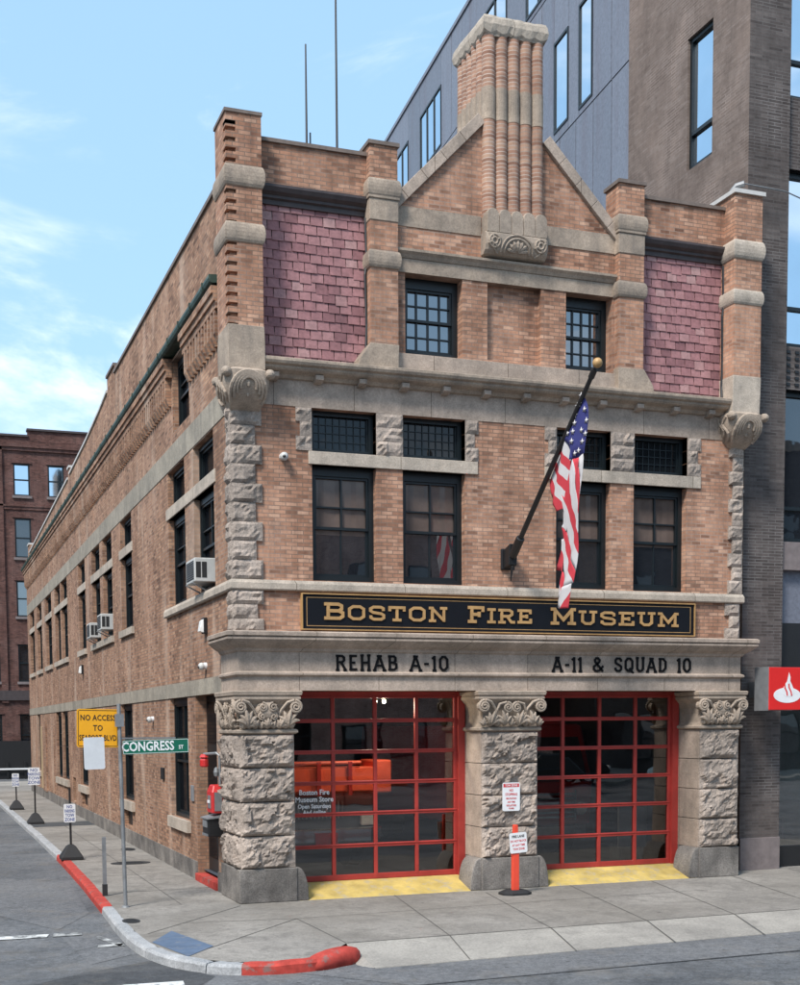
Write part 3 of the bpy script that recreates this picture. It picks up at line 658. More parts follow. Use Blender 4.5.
# quoins
mb = MB()
zq = 5.215
for i in range(9):
    h = (7.94-5.215)/9; mb.rock(-0.035, 0.48 if i % 2 == 0 else 0.37, -0.035, 0.24 if i % 2 else 0.30, zq+i*h, zq+(i+1)*h-0.006, 0.06, left=True, seed=30+i)
for i in range(3):
    h = (5.04-4.36)/3; mb.rock(-0.035, 0.48 if i % 2 == 0 else 0.38, -0.035, 0.3, 4.36+i*h, 4.36+(i+1)*h-0.006, 0.055, left=True, seed=50+i)
parts(mb, 'quoin', M['rock'], FS)
mb = MB()
for i in range(11):
    h = (7.94-5.215)/11; mb.rock(9.36 if i % 2 == 0 else 9.44, XW+0.045, -0.035, 0.3, zq+i*h, zq+(i+1)*h-0.006, 0.05, right=True, seed=70+i)
for i in range(3):
    h = (5.04-4.36)/3; mb.rock(9.30 if i % 2 == 0 else 9.4, XW, -0.035, 0.3, 4.36+i*h, 4.36+(i+1)*h-0.006, 0.05, right=True, seed=90+i)
parts(mb, 'quoin', M['rock'], FS)
# ---- entablature over the doors
EP = [(-0.03,0.85),(-0.03,-0.30),(9.46,-0.30),(9.46,0.2)]
mb = MB(); mb.sweep([(-0.4,3.42),(0.0,3.42),(0.0,3.64),(0.02,3.65),(0.05,3.67),(0.05,3.70),(0.02,3.72),(0.0,3.73),(0.0,4.03),(0.03,4.05),(0.05,4.09),(0.12,4.13),(0.19,4.19),(0.22,4.22),(0.22,4.25),(0.20,4.255),(0.20,4.275),(0.235,4.28),(0.235,4.335),(0.20,4.355),(-0.3,4.37),(-0.4,4.36)], EP)
part(mb, 'entablature', M['stone'], FS)
# ---- main cornice
mb = MB(); mb.sweep([(-0.02,8.40),(0.06,8.41),(0.10,8.46),(0.20,8.50),(0.23,8.53),(0.23,8.56),(0.28,8.58),(0.30,8.62),(0.30,8.66),(0.27,8.675),(0.02,8.70),(-0.02,8.70)], [(0.42,0.0),(9.24,0.0)])
part(mb, 'cornice', M['stone_grey'], FS)
mb = MB()
for q in range(12):
    x = 0.62+q*0.745; mb.prism([(0.0,8.36),(-0.10,8.365),(-0.17,8.40),(-0.17,8.47),(0.0,8.47)], 'x', x, x+0.13)
parts(mb, 'cornice_bracket', M['stone'], FS)
mb = MB(); mb.box(2.80,6.94,-0.05,0.2,8.70,8.985); part(mb, 'sill_course', M['stone'], FS, bevel=0.006)
mb = MB(); mb.box(2.80,6.94,-0.02,0.0,10.3,10.52); mb.sweep([(-0.01,10.52),(0.03,10.53),(0.06,10.58),(0.10,10.62),(0.10,10.66),(0.0,10.68),(-0.01,10.68)], [(2.80,0.0),(6.94,0.0)]); part(mb, 'stone_lintel', M['stone_grey'], FS, 'lintel and moulding over the third floor windows')
mb = MB(); mb.box(2.80,4.36,-0.015,0.0,11.04,11.36); mb.box(5.53,6.94,-0.015,0.0,11.04,11.36); parts(mb, 'stone_belt', M['stone_grey'], FS, 'grey stone band across the gable')
# ---- slate bays
for (a, b) in ((0.46,2.34),(7.46,9.25)):
    mb = MB(); mb.box(a,b,0.14,0.2,8.66,11.3); part(mb, 'slate_backing', M['iron'], FS)
    mb = MB(); rows = 17; hh = (11.2-8.66)/rows
    for j in range(rows):
        x = a-(0.11 if j % 2 else 0)-random.random()*0.03
        while x < b:
            ww = 0.205*random.uniform(0.96,1.06); x0, x1 = max(a,x), min(b,x+ww-0.014); x += ww
            if x1-x0 < 0.03: continue
            dz = random.uniform(-0.008,0.008)-(0.03 if random.random() < 0.02 else 0); z0 = 8.66+j*hh+dz; z1 = z0+hh*1.35; y0 = 0.088+random.uniform(-0.004,0.004)
            if z1 > 11.26: z1 = 11.26
            mb.loft([[(x0,y0,z0),(x1,y0,z0),(x1,y0+0.009,z0),(x0,y0+0.009,z0)],[(x0,y0+0.018,z1),(x1,y0+0.018,z1),(x1,y0+0.027,z1),(x0,y0+0.027,z1)]])
    part(mb, 'slate_cladding', M['slate'], FS)
    mb = MB(); mb.sweep([(-0.15,11.13),(0.0,11.13),(0.0,11.2),(0.04,11.22),(0.04,11.26),(0.10,11.30),(0.13,11.36),(0.13,11.40),(-0.02,11.41),(-0.15,11.41)], [(a,0.06),(b,0.06)]); part(mb, 'slate_cornice', M['iron'], FS)
    cx = b-0.04 if a < 1 else b-0.04
    mb = MB(); mb.tube([(cx,0.03,11.1),(cx+0.015,0.02,10.4),(cx-0.015,0.02,10.2),(cx+0.01,0.03,9.4),(cx-0.01,0.02,8.95),(cx-0.03,-0.02,8.75)], 0.022, 6); part(mb, 'cable', M['black'], FS)
mb = MB(); mb.box(0.40,2.36,-0.02,0.42,12.06,12.12); mb.box(7.42,9.3,-0.02,0.42,12.06,12.12); parts(mb, 'parapet_coping', M['coping'], FS)
# ---- pilasters beside the gable
def roll(mb, x0, x1, yf, yb, zc, r_, left=True, right=True, h=1.0):
    prof = [(-0.02, zc-r_*h)]+[(r_*0.34*math.cos(t)+0.005, zc+r_*h*math.sin(t)) for t in [(-math.pi/2)+math.pi*i/8 for i in range(9)]]+[(-0.02, zc+r_*h)]
    path = [(x0, yb),(x0, yf),(x1, yf),(x1, yb)]
    mb.sweep(prof, path)
for (a, b, s) in ((2.32,2.80,-1),(6.94,7.44,1)):
    mb = MB(); mb.box(a,b,-0.15,0.3,9.0,12.2); part(mb, 'pilaster', M['brick'], FS)
    mb = MB()
    roll(mb, a, b, -0.15, 0.3, 11.53, 0.15); mb.box(a-0.03,b+0.03,-0.18,0.3,11.36,11.42); mb.box(a-0.012,b+0.012,-0.162,0.3,11.02,11.36)
    roll(mb, a, b, -0.15, 0.3, 10.41, 0.14)
    o_ = 0.22
    xa, xb = (a-o_, b) if s < 0 else (a, b+o_)
    mb.loft([[(xa,-0.165,8.70),(xb,-0.165,8.70),(xb,0.2,8.70),(xa,0.2,8.70)],[(xa+0.02*(s<0),-0.165,8.80),(xb-0.02*(s>0),-0.165,8.80),(xb,0.2,8.8),(xa,0.2,8.8)],[(a-0.012,-0.165,9.07),(b+0.012,-0.165,9.07),(b+0.012,0.2,9.07),(a-0.012,0.2,9.07)]])
    parts(mb, 'pilaster_band', M['stone_grey'], FS, bevel=0.01)
    mb = MB(); mb.box(a-0.03,b+0.03,-0.18,0.34,12.2,12.26); part(mb, 'pilaster_cap', M['coping'], FS)
# ---- corner piers at roof level
mb = MB()
mb.box(-0.04,0.47,-0.24,0.40,8.7,12.28); mb.box(0.06,0.47,-0.30,-0.239,8.7,12.28); mb.box(-0.10,-0.039,-0.14,0.40,8.7,12.28)
z = 9.12
while z < 12.2:
    mb.box(-0.10,0.061,-0.30,-0.139,z,z+0.092); z += 0.155
mb.box(-0.10,0.061,-0.30,-0.139,12.1,12.281)
part(mb, 'corner_pier', M['brick'], FS)
mb = MB(); roll(mb,-0.09,0.46,-0.29,0.42,11.35,0.165); roll(mb,-0.09,0.46,-0.29,0.42,10.5,0.155)
mb.loft([[(-0.11,-0.315,8.43),(0.485,-0.315,8.43),(0.485,0.40,8.43),(-0.11,0.40,8.43)],[(-0.115,-0.32,8.85),(0.485,-0.32,8.85),(0.485,0.40,8.85),(-0.115,0.40,8.85)],[(-0.11,-0.31,9.1),(0.48,-0.31,9.1),(0.48,0.40,9.1),(-0.11,0.36,9.1)]])
parts(mb, 'pier_band', M['stone_grey'], FS, smooth=False, bevel=0.01)
mb = MB(); mb.box(-0.12,0.485,-0.32,0.42,12.28,12.33); part(mb, 'pier_cap', M['coping'], FS)
mb = MB(); mb.box(9.22,9.80,-0.30,0.5,8.9,12.26); part(mb, 'corner_pier', M['brick'], FS)
mb = MB(); roll(mb,9.23,9.79,-0.29,0.5,11.3,0.17); roll(mb,9.23,9.79,-0.29,0.5,10.47,0.135); mb.loft([[(9.20,-0.315,8.43),(9.79,-0.315,8.43),(9.79,0.5,8.43),(9.20,0.5,8.43)],[(9.21,-0.315,9.08),(9.81,-0.315,9.08),(9.81,0.5,9.08),(9.21,0.5,9.08)]])
parts(mb, 'pier_band', M['sill'], FS, bevel=0.01)
mb = MB(); mb.box(9.18,9.84,-0.34,0.54,12.26,12.33); part(mb, 'pier_cap', M['pale_metal'], FS)
# gable coping
mb = MB()
for (ax, bx) in ((2.68,4.42),(7.06,5.5)):
    s = 1 if bx > ax else -1; n_ = 5
    for i in range(n_):
        t0, t1 = i/n_, (i+1)/n_-0.002; x0 = ax+(bx-ax)*t0; x1 = ax+(bx-ax)*t1
        z0 = 11.13+abs(x0-ax)*1.005; z1 = 11.13+abs(x1-ax)*1.005
        mb.loft([[(x0,-0.07,z0),(x0,0.45,z0),(x0-s*0.13,0.45,z0+0.13),(x0-s*0.13,-0.07,z0+0.13)],[(x1,-0.07,z1),(x1,0.45,z1),(x1-s*0.13,0.45,z1+0.13),(x1-s*0.13,-0.07,z1+0.13)]])
parts(mb, 'gable_coping', M['stone'], FS, bevel=0.008)
# ---- ribbed chimney
cx0, cx1, cy0, cy1 = 4.38, 5.50, -0.12, 1.06
CH = MB(); CH.box(cx0+0.07,cx1-0.07,cy0+0.07,cy1-0.07,11.3,14.35)
chim = part(CH, 'chimney', M['brick_round'], FS)
r_ = 0.112
cpos = []
for i in range(5):
    x = cx0+0.111+i*(cx1-cx0-0.222)/4; cpos.append((x,cy0+0.10)); cpos.append((x,cy1-0.10))
for i in range(1,4+1):
    y = cy0+0.10+i*(cy1-cy0-0.2)/5; cpos.append((cx0+0.10,y)); cpos.append((cx1-0.10,y))
for (x, y) in cpos:
    mb = MB(); mb.lathe([(r_,11.35),(r_,12.92),(r_+0.006,12.921),(r_+0.006,13.44),(r_,13.441),(r_*0.98,14.05),(r_*1.02,14.36)], (x,y,0), 20)
    for fc in mb.bm.faces:
        zc = fc.calc_center_median().z
        if 12.9 < zc < 13.45: fc.material_index = 1
    part(mb, 'chimney_shaft', [M['brick_round'], M['stone_grey']], chim)
mb = MB()
rings = []
for z, o_ in ((14.30,0.0),(14.34,0.03),(14.42,0.05),(14.52,0.035),(14.57,0.01)):
    ring = []
    per = [(cx0-o_,cy0-o_,cx1+o_,cy0-o_),(cx1+o_,cy0-o_,cx1+o_,cy1+o_),(cx1+o_,cy1+o_,cx0-o_,cy1+o_),(cx0-o_,cy1+o_,cx0-o_,cy0-o_)]
    for (xa,ya,xb,yb_) in per:
        for i in range(20):
            t = i/20; x, y = xa+(xb-xa)*t, ya+(yb_-ya)*t
            ring.append((x+0.012*noise.noise(Vector((x*9,y*9,z*9))), y+0.012*noise.noise(Vector((x*9,y*9,z*9+5))), z+0.02*noise.noise(Vector((x*6,y*6,3)))-(0.05*abs(math.sin(math.pi*5*t)) if z < 14.4 else 0)))
    rings.append(ring)
mb.loft(rings); part(mb, 'chimney_cap', M['sill'], chim)
# corbel with scallops and a carved cushion below the shafts
mb = MB()
for i in range(5):
    x = cx0+0.111+i*(cx1-cx0-0.222)/4; hw = 0.112
    arc = [(x-hw,11.06),(x+hw,11.06)]+[(x+hw*math.cos(t), 11.34+0.11*math.sin(t)) for t in [math.pi*q/8 for q in range(9)]]
    mb.loft([[(p[0], cy0-0.075, p[1]) for p in arc],[(x+(p[0]-x)*0.93, cy0-0.10, 11.1+(p[1]-11.1)*0.97) for p in arc]])
    mb.loft([[(p[0], 0.0, p[1]) for p in arc],[(p[0], cy0-0.076, p[1]) for p in arc]])
CP = [(10.70,-0.05),(10.725,-0.13),(10.78,-0.19),(10.86,-0.225),(10.95,-0.235),(11.04,-0.225),(11.07,-0.20)]
def cush(z):
    for (a, ya), (b, yb_) in zip(CP, CP[1:]):
        if z <= b: return ya+(yb_-ya)*max(0, z-a)/(b-a)
    return CP[-1][1]
mb.loft([[(cx0-0.02+0.05*(i == 0),0.0,z),(cx0-0.02+0.05*(i == 0),y+0.03,z),(cx0+0.03,y,z),(cx1-0.03,y,z),(cx1+0.02-0.05*(i == 0),y+0.03,z),(cx1+0.02-0.05*(i == 0),0.0,z)] for i, (z, y) in enumerate(CP)])
def on(x, z, o_=0.006): return (x, cush(z)-o_, z)
for rr in (0.30,0.235):
    mb.tube([on(4.94+rr*math.cos(t), 10.76+rr*0.92*math.sin(t)) for t in [math.pi*i/16 for i in range(17)]], 0.021, 6)
for q in range(7):
    t = math.pi*(q+0.5)/7; mb.tube([on(4.94+k_*math.cos(t), 10.765+k_*0.9*math.sin(t), 0.004) for k_ in (0.03,0.09,0.15,0.205)], [0.012,0.03,0.034,0.012], 6)
for s_ in (-1,1):
    xx = 4.94+s_*0.43
    for rr, ca in ((0.10,0),(0.05,0)): mb.tube([on(xx+rr*math.cos(t), 10.91+rr*math.sin(t)) for t in [2*math.pi*i/14 for i in range(15)]], 0.02, 6)
    for q in range(4): t = 2*math.pi*q/4+0.4; mb.tube([on(xx+k_*math.cos(t), 10.91+k_*math.sin(t), 0.004) for k_ in (0.03,0.08,0.13)], [0.014,0.026,0.008], 6)
    mb.tube([on(4.94+s_*(0.34+0.19*i/5), 10.74+0.28*(i/5)**2) for i in range(6)], 0.018, 6)
part(mb, 'chimney_corbel', M['carve'], chim)

# ---- carving
def spiral(mb, c, r0, turns, y, tr, sgn=1, a0=math.pi/2):
    pts = []; n_ = int(14*turns)
    for i in range(n_+1):
        t = i/n_; a = a0+sgn*2*math.pi*turns*t; q = r0*(1-0.86*t); pts.append((c[0]+q*math.cos(a), y-0.03*t, c[1]+q*math.sin(a)))
    mb.tube(pts, [tr*(1-0.45*i/n_) for i in range(n_+1)], 6)
def leaf(mb, bx, bz, h, lean, y, wd=0.05, curl=0.05):
    for q in range(5):
        a = (q-2)*0.42+lean; L_ = h*(1-0.13*abs(q-2)); pts = []; 
        for i in range(6):
            t = i/5; aa = a*(0.35+0.75*t); pts.append((bx+math.sin(aa)*L_*t, y-0.015-curl*math.sin(t*math.pi*0.6)-(0.02 if q == 2 else 0), bz+math.cos(aa)*L_*t))
        mb.tube(pts, [wd*0.35,wd*0.6,wd*0.66,wd*0.55,wd*0.36,0.008], 6)
def capital_face(mb, x0, x1, yf, style):
    w_ = x1-x0; zc = 3.155
    for s, xc in ((1, x0-0.0), (-1, x1+0.0)):
        mb.T = mb.T
        spiral(mb, (xc, zc), 0.105, 2.2, yf-0.115, 0.026, s, math.pi/2)
        mb.prism([(xc+0.085*math.cos(t), zc+0.085*math.sin(t)) for t in [2*math.pi*i/14 for i in range(14)]], 'y', yf-0.12, yf+0.02)
        pts = [(xc+s*0.02, yf-0.12, zc+0.105),(xc+s*0.13, yf-0.10, zc+0.07),(xc+s*0.22, yf-0.07, zc-0.04),(xc+s*0.28, yf-0.05, zc-0.17)]
        mb.tube(pts, [0.03,0.03,0.024,0.016], 6)
    if style == 'scroll':
        c = (x0+w_/2, 3.09); mb.ball((c[0], yf-0.03, c[1]), 0.20, 0.08, 0.16, 14)
        for s in (-1,1):
            spiral(mb, (c[0]+s*0.085, c[1]+0.06), 0.075, 1.8, yf-0.10, 0.02, s); spiral(mb, (c[0]+s*0.10, c[1]-0.09), 0.06, 1.6, yf-0.08, 0.018, -s)
            leaf(mb, x0+w_/2+s*w_*0.36, 2.84, 0.3, s*0.18, yf-0.03, 0.075, 0.06); leaf(mb, x0+w_/2+s*w_*0.22, 2.83, 0.17, s*0.5, yf-0.03, 0.055)
        leaf(mb, c[0], 2.83, 0.15, 0, yf-0.03, 0.06)
        for q in range(10):
            a_ = 2*math.pi*q/10; px_, pz_ = c[0]+0.15*math.cos(a_), c[1]+0.125*math.sin(a_)
            spiral(mb, (px_, pz_), 0.035, 1.2, yf-0.062, 0.013, 1 if q % 2 else -1, a_)
        for q in range(9): leaf(mb, x0+w_*(q+0.5)/9, 2.815, 0.12+0.03*(q % 2), 0.2*(1 if q % 2 else -1), yf-0.012, 0.045, 0.03)
    else:
        for q in range(4):
            x = x0+w_*(q+0.5)/4; leaf(mb, x, 2.83, 0.26, 0.25*(-1 if q % 2 else 1), yf-0.03, 0.07, 0.07)
        for q in range(1,3):
            s = 1 if q == 1 else -1; x = x0+w_*(0.42 if q == 1 else 0.58); spiral(mb, (x, 3.13), 0.09, 2.0, yf-0.105, 0.022, -s)
            mb.tube([(x-s*0.02,yf-0.1,3.22),(x-s*0.14,yf-0.09,3.19),(x-s*0.2,yf-0.06,3.05),(x-s*0.22,yf-0.04,2.9)], [0.026,0.028,0.022,0.014], 6)
        for q in range(5): leaf(mb, x0+w_*(q)/4, 2.82, 0.14, 0, yf-0.03, 0.05, 0.04)
PIERS = [(-0.025,0.88,'scroll',True,0.92),(4.22,5.28,'leaf',False,0.44),(8.60,9.43,'scroll',False,0.44)]
for pi, (x0, x1, style, lf, yb) in enumerate(PIERS):
    mb = MB(); hz = [0.55,1.08,1.63,2.18,2.72]
    for i in range(4):
        xa = x0+(0.0 if lf else (0.0)); mb.rock(xa, x1, -0.30, yb, hz[i]+0.007, hz[i+1]-0.007, 0.095, left=lf, g=0.036, seed=100+pi*10+i)
    pier = part(mb, 'pier', M['rock'], FS, 'rock faced stone pier')
    if not lf:
        mb = MB()
        for i in range(4): mb.box(x0-0.012,x0+0.05,-0.285,yb-0.003,hz[i]+0.006,hz[i+1]-0.006)
        part(mb, 'pier_jamb', M['stone'], pier, bevel=0.005)
    mb = MB(); mb.box(x0-0.045*(1 if lf else 0.3),x1+0.02,-0.345,yb+0.01,0.0,0.55)
    def guard(s, xe):
        poly = [(xe,0.0)]+[(xe+s*0.22*math.cos(t)**0.8, 0.56*math.sin(t)**0.9) for t in [math.pi/2*i/8 for i in range(9)]]
        mb.prism(poly, 'y', -0.325, 0.2)
    if pi in (0,1): guard(1, x1+0.0)
    if pi in (1,2): guard(-1, x0)
    part(mb, 'pier_base', M['granite'], pier, bevel=0.015)
    mb = MB()
    mb.sweep([(-0.05,2.72),(0.02,2.72),(0.055,2.745),(0.055,2.78),(0.03,2.80),(-0.05,2.80)], [(x0,yb),(x0,-0.30),(x1,-0.30),(x1,yb)])
    rings = []
    for z, o_ in ((2.80,0.0),(2.86,-0.02),(3.0,-0.03),(3.1,-0.02),(3.2,0.02),(3.27,0.085)):
        rings.append([(x0-o_,-0.30-o_,z),(x1+o_,-0.30-o_,z),(x1+o_,yb,z),(x0-o_,yb,z)])
    mb.loft(rings)
    mb.sweep([(-0.1,3.265),(0.085,3.265),(0.095,3.28),(0.095,3.315),(0.08,3.325),(0.08,3.335),(0.11,3.345),(0.12,3.40),(0.10,3.415),(-0.1,3.417)], [(x0,yb),(x0,-0.30),(x1,-0.30),(x1,yb)])
    capital_face(mb, x0, x1, -0.30, style)
    if lf:
        T0 = mb.T; mb.T = Matrix(((0,1,0,0),(1,0,0,0),(0,0,1,0),(0,0,0,1))) @ TR((0,0.30,0)); capital_face(mb, -0.30, yb-0.1, -0.30, style); mb.T = T0
    part(mb, 'capital', M['carve'], pier, smooth=False)
# carved corbels under the corner piers
for (x0, x1, xl, xr) in ((-0.11,0.49,-0.02,0.44),(9.20,9.80,9.36,9.68)):
    def prof_(z):
        t = 1-max(0, min(1, (8.36-z)/0.52))**2.4
        return xl+(x0-0.07-xl)*t, xr+(x1+0.07-xr)*t, -0.06-0.35*t, 0.13*t+0.02
    mb = MB(); rings = []
    for i in range(13):
        z = 7.84+0.6*i/12; a, b, yf, cr = prof_(z)
        if i == 12: a, b, yf = x0-0.02, x1+0.02, -0.33
        ring = [(a, 0.32, z)]
        for q in range(5): t = math.pi/2*q/4; ring.append((a+cr-cr*math.cos(t), yf+cr-cr*math.sin(t), z))
        for q in range(5): t = math.pi/2*q/4; ring.append((b-cr+cr*math.sin(t), yf+cr-cr*math.cos(t), z))
        ring.append((b, 0.32, z)); rings.append(ring)
    mb.loft(rings)
    for (kx, ky) in ((x0-0.05,-0.37),(x1+0.05,-0.37),(x0-0.05,0.28)):
        mb.ball((kx,ky,8.35), 0.085, 0.085, 0.08, 12); mb.ball((kx-0.01,ky-0.05,8.34), 0.05, 0.05, 0.05, 10)
    def fr_(uu, z, o_):
        a, b, yf, cr = prof_(z); e = max(0, abs(uu-0.5)-0.36)/0.14
        return (a+(b-a)*uu, yf+cr*e*e*0.8-o_, z)
    for q in range(4):
        w_ = 0.44-0.085*q; zt = 8.37-0.03*q; zb = 7.93+0.06*q
        for sg_ in (-1, 1):
            pts = [fr_(0.5+sg_*w_*(math.cos(t)), zb+(zt-zb)*math.sin(t)**0.9+0.0, 0.012) for t in [math.pi*0.62*i/10 for i in range(11)]]
            mb.tube(pts, [0.031-0.002*q]*10+[0.014], 6)
    for zq, sc in ((8.19,1.0),(8.04,0.75)):
        mb.ball(fr_(0.5, zq, -0.005), 0.035*sc, 0.03, 0.06*sc, 8)
    for q in range(4):
        y_ = -0.24+0.15*q
        for z0_, z1_ in ((8.36,7.95),):
            mb.tube([(prof_(z0_-(z0_-z1_)*i/7)[0]-0.012, y_*(1-0.5*i/7)+0.08*math.sin(i*0.9+q), z0_-(z0_-z1_)*i/7) for i in range(8)], 0.024, 6)
    part(mb, 'carved_corbel', M['carve'], FS)

# ---- windows
def window(T, a, b, z0, z1, d, kind, parent, pane='pane', fr=0.075, tan_reflection=False):
    mb = MB(T); dp = 0.09
    mb.box(a,a+fr,d-dp,d+0.02,z0,z1); mb.box(b-fr,b,d-dp,d+0.02,z0,z1); mb.box(a+fr,b-fr,d-dp,d+0.02,z0,z0+fr*1.1); mb.box(a+fr,b-fr,d-dp,d+0.02,z1-fr*(1.7 if kind in ('sash','grid') else 1),z1)
    W = part(mb, 'window', M['frame'], parent)
    ia, ib, i0, i1 = a+fr, b-fr, z0+fr*1.1, z1-fr*(1.7 if kind in ('sash','grid') else 1)
    mb = MB(T); s = 0.038
    def bar(x0,x1,zz0,zz1,dd): mb.box(x0,x1,d-0.045+dd,d+0.005+dd,zz0,zz1)
    if kind == 'sash':
        zm = i0+(i1-i0)*0.47
        for (p, q, dd) in ((i0,zm+s,0.01),(zm-0.0,i1,-0.02)):
            bar(ia,ia+s,p,q,dd); bar(ib-s,ib,p,q,dd); bar(ia+s,ib-s,p,p+s*1.2,dd); bar(ia+s,ib-s,q-s,q,dd)
        m_ = (ia+ib)/2; bar(m_-0.014,m_+0.014,zm+s,i1-s,-0.015); bar(m_-0.012,m_+0.012,i0+s,zm,0.012)
        bar(ia+s,ib-s,zm+(i1-zm)*0.42-0.013,zm+(i1-zm)*0.42+0.013,-0.013)
    elif kind == 'lattice':
        n_ = 8; m2 = 4
        bar(ia,ia+s*.7,i0,i1,0); bar(ib-s*.7,ib,i0,i1,0)
        for q in range(1,n_): x = ia+(ib-ia)*q/n_; bar(x-0.006,x+0.006,i0,i1,0.012)
        for q in range(1,m2): zz = i0+(i1-i0)*q/m2; bar(ia,ib,zz-0.006,zz+0.006,0.016)
    elif kind == 'grid':
        zm = i0+(i1-i0)*0.48
        for (p, q, dd) in ((i0,zm+s,0.012),(zm,i1,-0.02)):
            bar(ia,ia+s,p,q,dd); bar(ib-s,ib,p,q,dd); bar(ia+s,ib-s,p,p+s*1.1,dd); bar(ia+s,ib-s,q-s,q,dd)
        for q in range(1,4): x = ia+(ib-ia)*q/4; bar(x-0.014,x+0.014,i0,i1,0.006)
        for (p, q) in ((i0,zm),(zm,i1)):
            bar(ia,ib,(p+q)/2-0.011,(p+q)/2+0.011,0.009)
    else:
        bar(ia,ia+s,i0,i1,0); bar(ib-s,ib,i0,i1,0); bar(ia+s,ib-s,i0,i0+s,0); bar(ia+s,ib-s,i1-s,i1,0)
    part(mb, 'sash', M['frame'], W)
    zt = i1
    if tan_reflection: zt = i0+(i1-i0)*tan_reflection
    mb = MB(T); mb.face([(ia,d-0.012,i0),(ib,d-0.012,i0),(ib,d-0.012,zt),(ia,d-0.012,zt)])
    part(mb, 'pane', M[pane], W, fix=False)
    if tan_reflection:
        mb = MB(T); n_ = 10
        for q in range(n_):
            x0_, x1_ = ia+(ib-ia)*q/n_, ia+(ib-ia)*(q+1)/n_; o0, o1 = 0.004*math.sin(q*2.1), 0.004*math.sin((q+1)*2.1)
            mb.face([(x0_,d-0.014+o0,zt),(x1_,d-0.014+o1,zt),(x1_,d-0.014+o1,i1),(x0_,d-0.014+o0,i1)])
        part(mb, 'reflected_brick', M['tan_reflection'], W, fix=False)  # rippled sheet coloured like the facade mirrored in the upper sash
    return W
I4 = Matrix()
for q, (a, b) in enumerate(FW):
    W = window(I4, a, b, 5.22, 7.09, 0.24, 'sash', FS, fr=0.085, tan_reflection=(0.42,0.50,0.46,0.44)[q])
    window(I4, a, b, 7.30, 7.99, 0.24, 'lattice', FS, 'pane_dim')
window(I4, W3[0][0], W3[0][1], 9.0, 10.3, 0.30, 'grid', FS, 'pane_sky', fr=0.10); window(I4, W3[1][0], W3[1][1], 9.0, 10.3, 0.30, 'grid', FS, 'pane_sky', fr=0.10)
for (a, b) in SW:
    window(SIDE, a, b, 5.22, 6.95, 0.2, 'sash', FS, 'pane_side'); window(SIDE, a, b, 7.17, 7.86, 0.2, 'plain', FS, 'pane_side')
for (a, b, c, d, e) in GW: window(SIDE, a, b, c, d, 0.17, 'sash', FS, 'pane_side')
window(SIDE, TW[0], TW[1], TW[2], TW[3], 0.2, 'sash', FS, 'pane_side')
for (a, b, c, d, e) in BW:
    mb = MB(SIDE); mb.face([(a,0.1,c),(b,0.1,c),(b,0.1,d),(a,0.1,d)]); parts(mb, 'cellar_hatch', M['black'], FS, fix=False)
# side door
mb = MB(SIDE); mb.box(1.42,3.05,0.20,0.26,0.14,3.41); dr = part(mb, 'door', M['black'], FS)
mb = MB(SIDE); mb.box(1.55,2.92,0.185,0.21,0.45,2.4); mb.box(1.55,2.92,0.185,0.21,2.55,3.3); part(mb, 'pane', M['pane_side'], dr)
mb = MB(SIDE); mb.box(1.45,1.5,0.12,0.195,0.95,1.15); parts(mb, 'handle', M['chrome'], dr)
mb = MB(SIDE); mb.box(DOOR[0]-0.02,DOOR[1]+0.02,-0.06,0.28,0.002,0.132); part(mb, 'door_step', M['redpaint'], FS)
mb = MB(SIDE); mb.box(32.5,33.4,-0.03,0.02,0.36,2.9); parts(mb, 'boarded_panel', M['wood'], FS, bevel=0.01)
mb = MB(SIDE); mb.box(28.3,30.2,-0.02,0.02,0.36,2.9); parts(mb, 'boarded_panel', M['brick_side'], FS)

